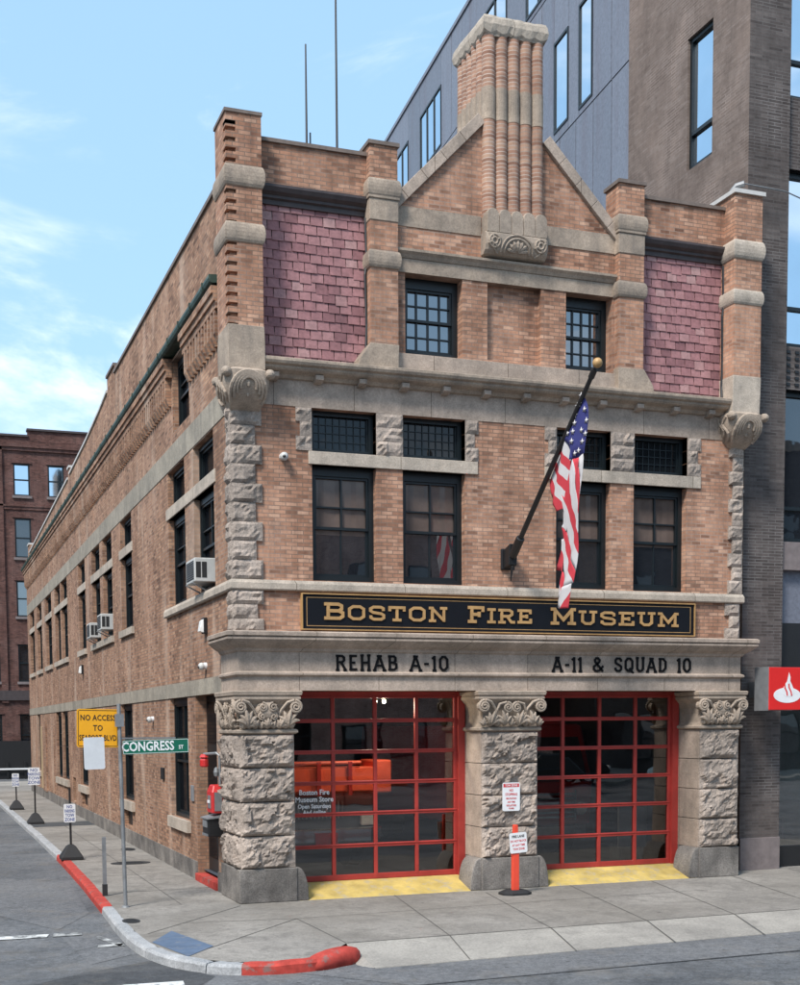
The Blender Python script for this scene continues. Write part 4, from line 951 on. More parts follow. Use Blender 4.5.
# ---- garage doors
for gi, (a, b) in enumerate(((0.90,4.205),(5.30,8.585))):
    mb = MB(); y = 0.45; fw = 0.125
    mb.box(a,a+fw,y-0.10,y+0.06,0.2,3.42); mb.box(b-fw,b,y-0.10,y+0.06,0.2,3.42); mb.box(a+fw,b-fw,y-0.08,y+0.05,3.36,3.42)
    G = part(mb, 'garage_door', M['red'], FS, ('left' if False else None))
    mb = MB(); ia, ib = a+fw, b-fw; y2 = y-0.03; rows = [0.2,0.79,1.34,1.87,2.40,2.93,3.36]
    for j, z in enumerate(rows):
        h0, h1 = (z,z+0.095) if j == 0 else ((z-0.05,z) if j == 6 else (z-0.034,z+0.034)); mb.box(ia,ib,y2,y2+0.05,h0,h1)
        if 0 < j < 6: mb.box(ia,ib,y2-0.012,y2+0.001,z+0.006,z+0.03)
    for q in range(5):
        x = ia+(ib-ia)*q/4; h0, h1 = (x,x+0.055) if q == 0 else ((x-0.055,x) if q == 4 else (x-0.031,x+0.031)); mb.box(h0,h1,y2-0.004,y2+0.052,0.2,3.36)
    part(mb, 'door_lattice', M['red'], G, bevel=0.006)
    mb = MB()
    for j in range(6):
        for q in range(4):
            xa, xb = ia+(ib-ia)*q/4, ia+(ib-ia)*(q+1)/4; za, zb = rows[j]+0.02, rows[j+1]-0.01; t1, t2 = random.uniform(-0.004,0.004), random.uniform(-0.003,0.003)
            mb.face([(xa,y+0.004+t1,za),(xb,y+0.004-t1,za),(xb,y+0.004-t1+t2,zb),(xa,y+0.004+t1+t2,zb)])
    part(mb, 'pane', M['doorglass'], G, fix=False)
    if gi == 0:
        for s_, z, sz in (('Boston Fire',1.72,0.125),('Museum Store',1.60,0.125),('Open Saturdays',1.485,0.10),('And online',1.385,0.10)):
            mb = MB(); text_mesh(mb, s_, sz, TR((1.44,y-0.036,z)), 0.001, 0.0022, sx=0.92); part(mb, 'lettering', M['white'], G)
    xl, xr = a+0.04, b-0.03
    mb = MB(); n_ = 14
    mb.loft([[(xl,0.5,0.0),(xl,0.5,0.2),(xl,0.33,0.195),(xl,-0.30,0.012),(xl,-0.32,0.0)],[(xr,0.5,0.0),(xr,0.5,0.2),(xr,0.33,0.195),(xr,-0.30,0.012),(xr,-0.32,0.0)]])
    part(mb, 'threshold_ramp', M['yellow'], FS, 'worn yellow ramp at the garage door')
# ---- room behind the doors
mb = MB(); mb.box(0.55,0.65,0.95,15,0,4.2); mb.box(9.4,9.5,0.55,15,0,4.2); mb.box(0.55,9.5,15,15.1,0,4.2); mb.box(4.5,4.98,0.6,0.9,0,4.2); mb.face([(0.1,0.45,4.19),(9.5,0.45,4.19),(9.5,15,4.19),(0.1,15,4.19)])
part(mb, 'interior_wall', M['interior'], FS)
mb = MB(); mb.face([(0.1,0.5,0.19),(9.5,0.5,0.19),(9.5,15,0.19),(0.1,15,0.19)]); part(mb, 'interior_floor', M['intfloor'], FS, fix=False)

# ---- lettering built from strokes
GL = {
'B': (.82,[[(.16,0),(.16,1)],[(0,.915),(.58,.915),(.71,.82),(.71,.63),(.6,.52),(.16,.52)],[(.58,.52),(.755,.41),(.755,.2),(.63,.085),(0,.085)]]),
'O': (.85,[[(.26,.085),(.59,.085),(.765,.25),(.765,.75),(.59,.915),(.26,.915),(.085,.75),(.085,.25),'c']]),
'S': (.80,[[(.70,.66),(.70,.82),(.58,.915),(.23,.915),(.085,.80),(.085,.65),(.2,.545),(.60,.465),(.72,.36),(.72,.19),(.6,.085),(.22,.085),(.1,.18),(.1,.34)]]),
'T': (.82,[[(0,.915),(.82,.915)],[(.41,.915),(.41,0)],[(.06,.95),(.06,.66)],[(.76,.95),(.76,.66)],[(.2,.06),(.62,.06)]]),
'N': (.90,[[(.16,0),(.16,1)],[(.14,.93),(.74,.07)],[(.74,0),(.74,1)],[(0,.06),(.34,.06)],[(0,.94),(.22,.94)],[(.56,.94),(.9,.94)]]),
'F': (.78,[[(.18,0),(.18,1)],[(0,.915),(.76,.915)],[(.70,.95),(.70,.66)],[(.18,.5),(.52,.5)],[(.52,.66),(.52,.34)],[(0,.06),(.40,.06)]]),
'I': (.44,[[(.22,0),(.22,1)],[(0,.06),(.44,.06)],[(0,.94),(.44,.94)]]),
'R': (.90,[[(.18,0),(.18,1)],[(0,.915),(.60,.915),(.74,.8),(.74,.62),(.6,.49),(.18,.49)],[(.46,.49),(.70,.07),(.90,.07)],[(0,.06),(.38,.06)]]),
'E': (.80,[[(.18,0),(.18,1)],[(0,.915),(.76,.915)],[(.70,.95),(.70,.68)],[(.18,.5),(.50,.5)],[(.50,.64),(.50,.36)],[(0,.085),(.78,.085)],[(.72,.05),(.72,.34)]]),
'M': (1.06,[[(.17,0),(.17,1)],[(.15,.93),(.53,.28),(.91,.93)],[(.89,0),(.89,1)],[(0,.06),(.34,.06)],[(.72,.06),(1.06,.06)],[(0,.94),(.2,.94)],[(.86,.94),(1.06,.94)]]),
'U': (.90,[[(.18,1),(.18,.24),(.32,.085),(.58,.085),(.72,.24),(.72,1)],[(0,.94),(.36,.94)],[(.54,.94),(.90,.94)]]),
}
GP = {
'R': (.62,[[(.02,.02),(.22,.02)],[(.48,.02),(.68,.02)],[(.12,0),(.12,1)],[(.02,.93),(.40,.93),(.52,.82),(.52,.64),(.40,.52),(.12,.52)],[(.34,.52),(.60,.03)]]),
'E': (.52,[[(.12,0),(.12,1)],[(.04,.935),(.50,.935)],[(.12,.5),(.40,.5)],[(.04,.065),(.52,.065)]]),
'H': (.66,[[(.02,.02),(.22,.02)],[(.44,.02),(.64,.02)],[(.02,.98),(.22,.98)],[(.44,.98),(.64,.98)],[(.12,0),(.12,1)],[(.54,0),(.54,1)],[(.12,.5),(.54,.5)]]),
'A': (.70,[[(-.05,.02),(.15,.02)],[(.55,.02),(.77,.02)],[(.04,0),(.35,.98)],[(.35,.98),(.66,0)],[(.15,.32),(.55,.32)],[(.2,.94),(.5,.94)]]),
'B': (.60,[[(.12,0),(.12,1)],[(.02,.93),(.38,.93),(.48,.83),(.48,.64),(.38,.53),(.12,.53)],[(.36,.53),(.53,.42),(.53,.17),(.41,.065),(.02,.065)]]),
'-': (.34,[[(.03,.45),(.31,.45)]]),
'1': (.26,[[(.03,.02),(.27,.02)],[(.15,0),(.15,1)],[(.0,.80),(.15,.93)]]),
'0': (.60,[[(.22,.065),(.38,.065),(.53,.25),(.53,.75),(.38,.935),(.22,.935),(.07,.75),(.07,.25),'c']]),
'&': (.80,[[(.76,.40),(.50,.10),(.34,.06),(.18,.06),(.07,.18),(.07,.34),(.46,.66),(.50,.80),(.38,.935),(.24,.935),(.15,.82),(.18,.68),(.74,.02)]]),
'S': (.56,[[(.48,.70),(.48,.83),(.38,.935),(.18,.935),(.07,.82),(.07,.66),(.17,.55),(.39,.46),(.49,.35),(.49,.17),(.38,.065),(.17,.065),(.07,.17),(.07,.30)]]),
'Q': (.66,[[(.24,.065),(.42,.065),(.58,.25),(.58,.75),(.42,.935),(.24,.935),(.08,.75),(.08,.25),'c'],[(.36,.26),(.66,-.12)]]),
'U': (.64,[[(.0,.98),(.2,.98)],[(.44,.98),(.64,.98)],[(.10,1),(.10,.22),(.24,.065),(.40,.065),(.54,.22),(.54,1)]]),
'D': (.64,[[(.12,0),(.12,1)],[(.02,.93),(.36,.93),(.55,.72),(.55,.28),(.36,.07),(.02,.07)]]),
}
def strokes(mb, G, s, x0, x1, z0, h, y, t, gap=0.16, big=None, dep=0.02, only=None):
    tot = 0; seq = []
    for i, ch in enumerate(s):
        if ch == ' ': tot += 0.62; seq.append((None, 0.62, 1)); continue
        k_ = big if (big and (i == 0 or s[i-1] == ' ')) else 1.0
        a = G[ch][0]*k_+gap; tot += a; seq.append((ch, a, k_))
    sx = (x1-x0)/(tot-gap); x = x0; n_ = 0
    word = 0
    for ch, a, k_ in seq:
        if ch is None: word += 1
        if ch and (only is None or only == word):
            for st in G[ch][1]:
                cl = st[-1] == 'c'; pts = [(x+p[0]*sx*k_, z0+p[1]*h*k_) for p in st if p != 'c']; n_ += 1
                mb.ribbon(pts, t*k_, y-dep-0.0006*(n_ % 7), y, cl)
        x += a*sx
sg = thing('museum_signboard', 'long black signboard with gold slab lettering BOSTON FIRE MUSEUM over the doors', 'sign', (4.85,0,4.7))
mb = MB(); mb.box(1.12,8.60,-0.07,0.0,4.43,4.99); part(mb, 'board', M['signblack'], sg)
mb = MB()
for (a,b,c,d) in ((1.105,8.615,4.412,4.43),(1.105,8.615,4.99,5.008),(1.105,1.12,4.43,4.99),(8.60,8.615,4.43,4.99)): mb.box(a,b,-0.10,0.0,c,d)
for (a,b,c,d) in ((1.19,8.53,4.475,4.485),(1.19,8.53,4.935,4.945),(1.19,1.20,4.485,4.935),(8.52,8.53,4.485,4.935)): mb.box(a,b,-0.074,-0.06,c,d)
part(mb, 'border', M['gold'], sg)
for w_ in (("BOSTON",1.49,3.68),("FIRE",4.07,5.29),("MUSEUM",5.66,8.26)):
    mb = MB(); strokes(mb, GL, w_[0], w_[1], w_[2], 4.585, 0.24, -0.072, 0.046, big=1.15); part(mb, 'lettering', M['gold'], sg)
for q, wd in enumerate('REHAB A-10'.split()): mb = MB(); strokes(mb, GP, 'REHAB A-10', 1.60, 3.60, 3.748, 0.25, -0.30, 0.037, 0.19, only=q); part(mb, 'lettering', M['letter'], FS, 'black letters '+wd+' on the lintel')
for q, wd in enumerate('A-11 & SQUAD 10'.split()): mb = MB(); strokes(mb, GP, 'A-11 & SQUAD 10', 5.57, 8.38, 3.752, 0.25, -0.30, 0.037, 0.19, only=q); part(mb, 'lettering', M['letter'], FS, 'black letters '+wd+' on the lintel')

# ---- flagpole and flag
fp = thing('flagpole', 'black flagpole slanting out from the front wall with a gold ball on its tip', 'flagpole', (4.85,0,5.8))
A_ = Vector((4.85,-0.20,5.70)); B_ = Vector((4.85,-2.93,8.13)); dn = (B_-A_).normalized()
mb = MB(); mb.tube([A_, A_+(B_-A_)*0.5, B_], [0.045,0.042,0.034], 10); mb.tube([B_-dn*0.16, B_-dn*0.02], 0.048, 10); part(mb, 'pole', M['black'], fp, smooth=False)
mb = MB(); mb.ball(tuple(B_+dn*0.09), 0.075, n=14); part(mb, 'finial', M['gold'], fp, smooth=True)
mb = MB(); mb.box(4.72,4.98,-0.05,0.0,5.50,5.86); mb.loft([[(4.76,-0.05,5.52),(4.94,-0.05,5.52),(4.94,-0.05,5.84),(4.76,-0.05,5.84)],[(4.77,-0.22,5.56),(4.93,-0.22,5.56),(4.93,-0.26,5.92),(4.77,-0.26,5.92)]]); mb.tube([A_+dn*0.02, A_+dn*0.42], 0.075, 12); mb.tube([(4.85,-0.2,5.55),(4.85,-0.14,5.30)],[0.03,0.012],6)
parts(mb, 'bracket', M['black'], fp, bevel=0.015)
# the drooping cloth: outline of each stripe as it hangs, (distance out from the wall, height) in metres
FLAGP = [([(-1.963, 7.321), (-2.099, 7.208), (-2.226, 7.079), (-2.186, 6.92), (-1.984, 7.049), (-1.847, 7.19)],1,'l'),
([(-1.847, 7.19), (-1.984, 7.049), (-2.186, 6.92), (-2.152, 6.772), (-1.887, 6.951), (-1.74, 7.123)],0,'l'),
([(-1.74, 7.123), (-1.887, 6.951), (-2.152, 6.772), (-2.103, 6.619), (-1.77, 6.832), (-1.633, 7.017)],1,'l'),
([(-1.633, 7.017), (-1.77, 6.832), (-2.103, 6.619), (-2.058, 6.453), (-1.711, 6.701), (-1.561, 6.911)],0,'l'),
([(-1.561, 6.911), (-1.711, 6.701), (-2.058, 6.453), (-1.99, 6.29), (-1.704, 6.471), (-1.591, 6.608), (-1.48, 6.821)],1,'l'),
([(-1.48, 6.821), (-1.591, 6.608), (-1.704, 6.471), (-1.99, 6.29), (-1.994, 6.23), (-1.722, 6.223), (-1.68, 6.296), (-1.536, 6.434), (-1.465, 6.515), (-1.415, 6.717)],0,'l'),
([(-2.57, 7.856), (-2.545, 7.844), (-2.379, 7.735), (-2.192, 7.54), (-1.963, 7.321), (-2.099, 7.208), (-2.226, 7.079), (-2.197, 6.936), (-2.265, 6.932), (-2.404, 6.932), (-2.589, 6.958), (-2.604, 7.319), (-2.608, 7.68)],2,'r'),
([(-2.197, 6.936), (-2.228, 6.847), (-2.191, 6.742), (-2.161, 6.599), (-2.115, 6.682), (-2.152, 6.772), (-2.186, 6.92)],2,'b'),
([(-2.404, 6.932), (-2.589, 6.958), (-2.581, 6.595), (-2.558, 6.343), (-2.5, 6.61)],1,'r'),
([(-2.404, 6.932), (-2.5, 6.61), (-2.558, 6.343), (-2.536, 6.298), (-2.517, 6.167), (-2.51, 6.062), (-2.41, 6.285), (-2.332, 6.641), (-2.265, 6.932)],0,'r'),
([(-2.265, 6.932), (-2.332, 6.641), (-2.41, 6.285), (-2.51, 6.062), (-2.481, 5.904), (-2.459, 5.772), (-2.235, 6.194), (-2.154, 6.442), (-2.174, 6.485), (-2.191, 6.742)],1,'r'),
([(-2.191, 6.742), (-2.174, 6.485), (-2.154, 6.442), (-2.235, 6.194), (-2.459, 5.772), (-2.444, 5.6), (-2.426, 5.467), (-2.226, 5.826), (-2.063, 6.193), (-2.001, 6.43), (-2.042, 6.383)],0,'r'),
([(-2.001, 6.43), (-2.063, 6.193), (-2.226, 5.826), (-2.426, 5.467), (-2.4, 5.325), (-2.369, 5.202), (-2.189, 5.459), (-2.013, 5.818), (-1.982, 6.216), (-1.985, 6.314)],1,'r'),
([(-1.982, 6.216), (-1.922, 5.999), (-1.881, 5.956), (-1.964, 5.864), (-2.013, 5.818), (-1.991, 6.018)],1,'r'),
([(-2.013, 5.818), (-2.189, 5.459), (-2.369, 5.202), (-2.331, 5.031), (-2.11, 5.312), (-1.966, 5.567), (-1.882, 5.777), (-1.881, 5.956), (-1.943, 5.887)],0,'r'),
([(-1.882, 5.777), (-1.966, 5.567), (-2.11, 5.312), (-2.331, 5.031), (-2.252, 5.016), (-2.031, 4.985), (-1.927, 5.235), (-1.884, 5.479), (-1.801, 5.609), (-1.833, 5.764)],1,'r'),
([(-1.801, 5.609), (-1.884, 5.479), (-1.877, 5.261), (-1.656, 5.307), (-1.727, 5.439)],0,'r'),
([(-1.877, 5.261), (-1.927, 5.235), (-2.031, 4.985), (-1.888, 4.88), (-1.825, 5.067), (-1.845, 5.164)],0,'r'),
([(-1.825, 5.067), (-1.888, 4.88), (-1.805, 4.848)],1,'r'),
([(-1.888, 4.88), (-2.031, 4.985), (-2.252, 5.016), (-2.323, 5.022), (-2.301, 4.898), (-2.113, 4.779), (-1.992, 4.661), (-1.91, 4.688), (-1.827, 4.796)],1,'t'),
([(-2.301, 4.898), (-2.278, 4.802), (-2.239, 4.648), (-1.992, 4.661), (-2.113, 4.779)],0,'t')]
FLAGS = [(-2.526, 7.831), (-2.394, 7.71), (-2.461, 7.719), (-2.55, 7.622), (-2.328, 7.583), (-2.566, 7.454), (-2.318, 7.465), (-2.159, 7.464), (-2.121, 7.352), (-2.277, 7.345), (-2.457, 7.33), (-2.568, 7.254), (-2.477, 7.155), (-2.392, 7.035), (-2.318, 7.005), (-2.263, 7.201)]

def fold(y, z, kind):
    d = 0.035*math.sin(7.5*(y*0.9+z*0.35))+0.014*math.sin(19*(y+0.4*z))
    return d+{'l': -0.03, 'r': -0.06-0.03*math.sin(3.1*z), 'b': 0.03, 't': -0.09}[kind]
mb = MB()
for n_, (pts, ci, kind) in enumerate(FLAGP):
    m2 = bmesh.new(); fc = m2.faces.new([m2.verts.new((0, y, z)) for y, z in pts])
    bmesh.ops.triangulate(m2, faces=[fc]); bmesh.ops.subdivide_edges(m2, edges=m2.edges[:], cuts=3, use_grid_fill=True)
    vm = {v: mb.bm.verts.new((4.92+fold(v.co.y, v.co.z, kind)-0.0004*n_, v.co.y, v.co.z)) for v in m2.verts}
    for q in m2.faces:
        nf = mb.bm.faces.new([vm[v] for v in q.verts]); nf.material_index = ci
    m2.free()
for (y, z) in FLAGS:
    pts = []
    for q in range(10):
        a = math.pi/2+q*math.pi/5+0.2; rad = 0.052 if q % 2 == 0 else 0.021
        pts.append((4.92+fold(y, z, 'r')-0.016, y+rad*1.5*math.cos(a), z+rad*math.sin(a)))
    mb.face(pts, 1)
bmesh.ops.remove_doubles(mb.bm, verts=mb.bm.verts, dist=0.0008)
fl = part(mb, 'flag', [M['flagred'], M['flagwhite'], M['flagblue']], None, smooth=True, fix=False)
sm = fl.modifiers.new('thickness', 'SOLIDIFY'); sm.thickness = 0.003
tag(fl, 'drooping stars and stripes flag hanging from the slanted black pole', 'flag')

# ---- things on the walls
def ac_unit(yc, z0, lab):
    t = thing('air_conditioner', lab, 'air conditioner', (0,yc,z0), 'window air conditioners of the side wall')
    mb = MB(SIDE); mb.box(yc-0.36,yc+0.36,-0.25,0.20,z0,z0+0.41); part(mb, 'casing', M['acwhite'], t, bevel=0.015)
    mb = MB(SIDE); mb.box(yc-0.30,yc+0.30,-0.254,-0.245,z0+0.045,z0+0.365)
    for y_ in (yc-0.364,): mb.box(y_,y_+0.008,-0.225,-0.14,z0+0.07,z0+0.34); mb.box(y_,y_+0.008,-0.12,-0.035,z0+0.07,z0+0.34)
    part(mb, 'grille', M['rubber'], t)
    mb = MB(SIDE)
    for q in range(8): mb.box(yc-0.30,yc+0.30,-0.258,-0.2542,z0+0.07+q*0.037,z0+0.078+q*0.037)
    part(mb, 'louvre', M['grey'], t)
    mb = MB(SIDE); mb.tube([(yc-0.25,0.1,z0-0.2),(yc-0.25,-0.28,z0-0.01)], 0.015, 5); mb.tube([(yc+0.25,0.1,z0-0.2),(yc+0.25,-0.28,z0-0.01)], 0.015, 5); parts(mb, 'bracket', M['grey'], t)
ac_unit(2.15, 5.36, 'white air conditioner in the side window nearest the street corner')
ac_unit(13.7, 5.40, 'white air conditioner in the middle pair of side windows, the nearer of two')
ac_unit(15.9, 5.34, 'white air conditioner in the middle pair of side windows, the farther of two')
def wall_lamp(y, z, lab):
    t = thing('wall_lamp', lab, 'lamp', (0,y,z), 'lamps on the side wall')
    mb = MB(SIDE); mb.box(y-0.10,y+0.10,-0.07,0.0,z-0.14,z+0.14); part(mb, 'housing', M['black'], t, bevel=0.01)
    mb = MB(SIDE); mb.loft([[(y-0.09,-0.07,z-0.12),(y+0.09,-0.07,z-0.12),(y+0.09,-0.07,z+0.11),(y-0.09,-0.07,z+0.11)],[(y-0.08,-0.14,z-0.10),(y+0.08,-0.14,z-0.10),(y+0.08,-0.11,z+0.08),(y-0.08,-0.11,z+0.08)]]); part(mb, 'lens', M['lamp'], t)
wall_lamp(2.05, 4.62, 'boxy wall lamp under the side window with the near air conditioner')
wall_lamp(19.2, 4.62, 'boxy wall lamp far along the side wall')
def seccam(T, u_, z, lab):
    t = thing('security_camera', lab, 'camera', tuple((T @ Vector((u_,0,z)))), 'security cameras on the walls')
    mb = MB(T); mb.tube([(u_,0.0,z),(u_,-0.05,z)], 0.06, 14); part(mb, 'mount', M['white'], t)
    mb = MB(T); mb.ball((u_,-0.085,z-0.01), 0.07, n=12); part(mb, 'dome', M['acwhite'], t, smooth=True)
    mb = MB(T); mb.ball((u_-0.015,-0.14,z-0.02), 0.028, n=8); part(mb, 'lens', M['black'], t)
seccam(I4, 0.84, 7.18, 'small white dome camera high on the front brick beside the quoins')
seccam(SIDE, 2.1, 3.92, 'small white camera low on the side wall above the belt')
seccam(SIDE, 7.4, 3.02, 'small white camera on the side wall above the street name sign')
al = thing('fire_alarm_box', 'red fire alarm box on the side wall behind the corner pier', 'alarm box', (0,1.1,1.6))
mb = MB(SIDE); mb.prism([(1.38,-0.0),(1.38,1.0)] and [(0.98,1.38),(1.36,1.38),(1.36,1.76),(1.17,1.86),(0.98,1.76)], 'y', -0.20, 0.0) if False else mb.loft([[(0.96,-0.20,1.38),(1.36,-0.20,1.38),(1.36,0,1.38),(0.96,0,1.38)],[(0.96,-0.20,1.74),(1.36,-0.20,1.74),(1.36,0,1.74),(0.96,0,1.74)],[(1.02,-0.16,1.86),(1.30,-0.16,1.86),(1.30,0,1.86),(1.02,0,1.86)]])
part(mb, 'housing', M['alarmred'], al, bevel=0.02)
mb = MB(SIDE); mb.box(1.06,1.26,-0.21,-0.19,1.46,1.68); mb.box(0.952,0.965,-0.16,-0.03,1.42,1.74); part(mb, 'plate', M['galv'], al)
mb = MB(SIDE); mb.box(1.10,1.22,-0.225,-0.205,1.55,1.60); parts(mb, 'handle', M['white'], al)
lt = thing('alarm_light', 'red lamp on a grey arm above the alarm box', 'lamp', (0,1.0,2.2))
mb = MB(SIDE); mb.tube([(0.95,-0.06,1.86),(0.95,-0.06,2.36),(1.0,-0.10,2.40),(1.25,-0.26,2.38)], 0.026, 8); part(mb, 'arm', M['galv'], lt)
mb = MB(SIDE); mb.lathe([(0.05,2.16),(0.075,2.18),(0.075,2.28),(0.05,2.32),(0.085,2.33),(0.05,2.38)], (1.25,-0.26,0), 12); part(mb, 'lamp_shade', M['alarmred'], lt)
mb = MB(SIDE); mb.ball((0.96,-0.12,2.08), 0.05, 0.05, 0.09, 8); part(mb, 'fitting', M['galv'], lt)
mbx = thing('mail_box', 'black drop box with grey flap below the red alarm box', 'drop box', (0,1.2,1.1))
mb = MB(SIDE); mb.box(0.98,1.42,-0.27,0.0,0.98,1.30); part(mb, 'body', M['black'], mbx, bevel=0.015)
mb = MB(SIDE); mb.loft([[(0.95,-0.30,1.28),(1.45,-0.30,1.28),(1.45,0,1.31),(0.95,0,1.31)],[(0.95,-0.30,1.30),(1.45,-0.30,1.30),(1.45,0,1.36),(0.95,0,1.36)]]); mb.box(1.05,1.35,-0.285,-0.268,1.14,1.26); mb.box(1.0,1.4,-0.282,-0.27,0.99,1.03); part(mb, 'lid', M['grey'], mbx)
mb = MB(SIDE); mb.box(3.30,3.52,-0.03,0.0,1.45,1.75); tag(part(mb, 'meter_plate', M['grey'], None, bevel=0.01), 'small grey plate on the brick between side door and window', 'plate')
mb = MB(SIDE); mb.box(6.2,6.45,-0.05,0.0,1.75,2.0); tag(part(mb, 'meter_plate', M['black'], None, bevel=0.01), 'small dark box on the side wall under the green street sign', 'plate')
vp = MB(); vp.tube([(9.55,0.25,12.33),(9.55,0.25,12.55),(9.60,0.2,12.62),(9.70,0.1,12.64)], 0.055, 8); vp.tube([(9.70,0.1,12.64),(10.6,0.1,12.62),(11.2,0.28,12.60)], 0.012, 5)
tag(part(vp, 'vent_pipe', M['galv'], None), 'small bent grey pipe on top of the right corner pier', 'pipe')
for (x, zt, lab) in ((3.83,18.05,'shorter thin antenna mast behind the parapet'), (4.55,22.0,'taller thin antenna mast reaching past the chimney')):
    t = thing('antenna_mast', lab, 'antenna', (x,8.0,10.3), 'antenna masts on the roof')
    mb = MB(); mb.tube([(x,8,10.3),(x,8,15.0),(x,8,zt)], [0.035,0.03,0.018], 6); part(mb, 'mast', M['black'], t)
    mb = MB(); mb.box(x-0.2,x+0.2,7.8,8.2,10.3,10.36); part(mb, 'base', M['galv'], t)
mb = MB(); mb.tube([(3.95,8.1,10.3),(3.95,8.1,16.2)], 0.02, 5); tag(part(mb, 'antenna_stub', M['black'], None), 'very short thin rod beside the shorter antenna mast', 'antenna')

# ---- street furniture
def tilt(loc, rz=0, ry=0): return TR(loc) @ Matrix.Rotation(rz, 4, 'Z') @ Matrix.Rotation(ry, 4, 'Y')
def rr_plate(mb, w_, h, t, rad=0.02, mi=0, zc=0):
    poly = []
    for (cx_, cz_, a0) in ((w_/2-rad,h/2-rad,0),(-w_/2+rad,h/2-rad,90),(-w_/2+rad,-h/2+rad,180),(w_/2-rad,-h/2+rad,270)):
        for q in range(5): a = R(a0+q*22.5); poly.append((cx_+rad*math.cos(a), zc+cz_+rad*math.sin(a)))
    mb.prism(poly, 'y', -t, 0, mi)
sp = thing('signpost', 'grey steel signpost on the corner sidewalk carrying the green street sign', 'signpost', (-1.83,0.08,0))
mb = MB(); mb.tube([(-1.83,0.08,0.0),(-1.85,0.08,1.6),(-1.87,0.08,3.22)], 0.032, 10); part(mb, 'pole', M['galv'], sp)
mb = MB(); mb.box(-1.93,-1.80,0.03,0.13,2.86,3.06); mb.box(-1.86,-0.98,0.065,0.095,2.665,2.69); parts(mb, 'bracket', M['galv'], sp)
mb = MB(); mb.lathe([(0.07,0.0),(0.06,0.02),(0.035,0.03)], (-1.83,0.08,0), 12); part(mb, 'base', M['galv'], sp)
ss = thing('street_name_sign', 'green CONGRESS street name sign on the grey signpost', 'street sign', (-1.3,0.05,2.55))
T = tilt((-1.305,0.03,2.545), 0.0, R(-1.2))
mb = MB(T); rr_plate(mb, 1.05, 0.225, 0.012, 0.02); part(mb, 'sign_panel', M['green'], ss)
mb = MB(T)
for (a,b,c,d) in ((-0.515,0.515,0.098,0.104),(-0.515,0.515,-0.104,-0.098),(-0.519,-0.513,-0.1,0.1),(0.513,0.519,-0.1,0.1)): mb.box(a,b,-0.0145,-0.011,c,d)
part(mb, 'border', M['white'], ss)
mb = MB(); text_mesh(mb, 'CONGRESS', 0.205, T @ TR((-0.125,-0.0135,0.0)), 0.001, 0.0045, sx=0.80); text_mesh(mb, 'ST', 0.085, T @ TR((0.40,-0.0135,-0.025)), 0.001, 0.002, sx=0.85); part(mb, 'lettering', M['white'], ss)
ys = thing('warning_sign', 'yellow NO ACCESS TO SEAPORT BLVD sign on the corner signpost', 'sign', (-2.2,0.15,2.85))
T = tilt((-2.19,0.16,2.84), 0.05, R(1.2))
mb = MB(T); rr_plate(mb, 0.66, 0.60, 0.01, 0.04); part(mb, 'sign_panel', M['amber'], ys)
mb = MB(T)
for (a,b,c,d) in ((-0.30,0.30,0.275,0.283),(-0.30,0.30,-0.283,-0.275),(-0.31,-0.302,-0.27,0.27),(0.302,0.31,-0.27,0.27)): mb.box(a,b,-0.0125,-0.009,c,d)
part(mb, 'border', M['black'], ys)
for s_, z, sx in (('NO ACCESS',0.16,0.80),('TO',0.0,0.85),('SEAPORT BLVD',-0.155,0.66)):
    mb = MB(); text_mesh(mb, s_, 0.125, T @ TR((0.0,-0.0115,z)), 0.001, 0.0022, sx=sx, spacing=1.05); part(mb, 'lettering', M['black'], ys)
mb = MB(tilt((-2.27,0.05,2.45), 0.25, R(-1))); rr_plate(mb, 0.34, 0.50, 0.008, 0.03)
tag(part(mb, 'blank_sign', M['white'], None), 'plain white rectangular sign below the yellow sign', 'sign')
st = thing('post_stub', 'short grey metal post stub on the sidewalk behind the signpost', 'post', (-1.94,1.55,0))
mb = MB(); mb.box(-1.975,-1.915,1.52,1.58,0.12,1.0); part(mb, 'post', M['galv'], st)
mb = MB(); mb.box(-1.985,-1.905,1.51,1.59,0.0,0.2); part(mb, 'sleeve', M['rubber'], st)
BLUEINK = plain('blue_ink', (0.05,0.08,0.25), 0.6); REDINK = plain('red_ink', (0.55,0.04,0.05), 0.6)
def stand(x, y, sw, shh, sz, hb, lab, up):
    t = thing('sign_stand', lab, 'sign stand', (x,y,0), 'portable parking sign stands')
    mb = MB(); s2 = 0.235
    mb.loft([[(x-s2,y-s2,0.0),(x+s2,y-s2,0.0),(x+s2,y+s2,0.0),(x-s2,y+s2,0.0)],[(x-s2,y-s2,0.07),(x+s2,y-s2,0.07),(x+s2,y+s2,0.07),(x-s2,y+s2,0.07)],[(x-0.10,y-0.10,0.29),(x+0.10,y-0.10,0.29),(x+0.10,y+0.10,0.29),(x-0.10,y+0.10,0.29)],[(x-0.05,y-0.05,0.33),(x+0.05,y-0.05,0.33),(x+0.05,y+0.05,0.33),(x-0.05,y+0.05,0.33)]])
    part(mb, 'base', M['rubber'], t, bevel=0.02)
    mb = MB(); mb.tube([(x,y,0.3),(x,y,up)], 0.024, 8); part(mb, 'post', M['black'], t)
    T = TR((x-0.015,y-0.03,sz)); mb = MB(T); rr_plate(mb, sw, shh, 0.008, 0.03); pn = part(mb, 'sign_panel', M['white'], t)
    for q, s_ in enumerate(('NO', 'PARKING', 'TOW', 'ZONE')):
        mb = MB(); text_mesh(mb, s_, shh*0.24, TR((x-0.015,y-0.0395,sz+shh*0.34-q*shh*0.23)), 0.0008, 0.002, sx=(0.8 if len(s_) < 5 else 0.52)*(sw/0.25 if sw > 0.3 else 1)); part(mb, 'lettering', BLUEINK, pn)
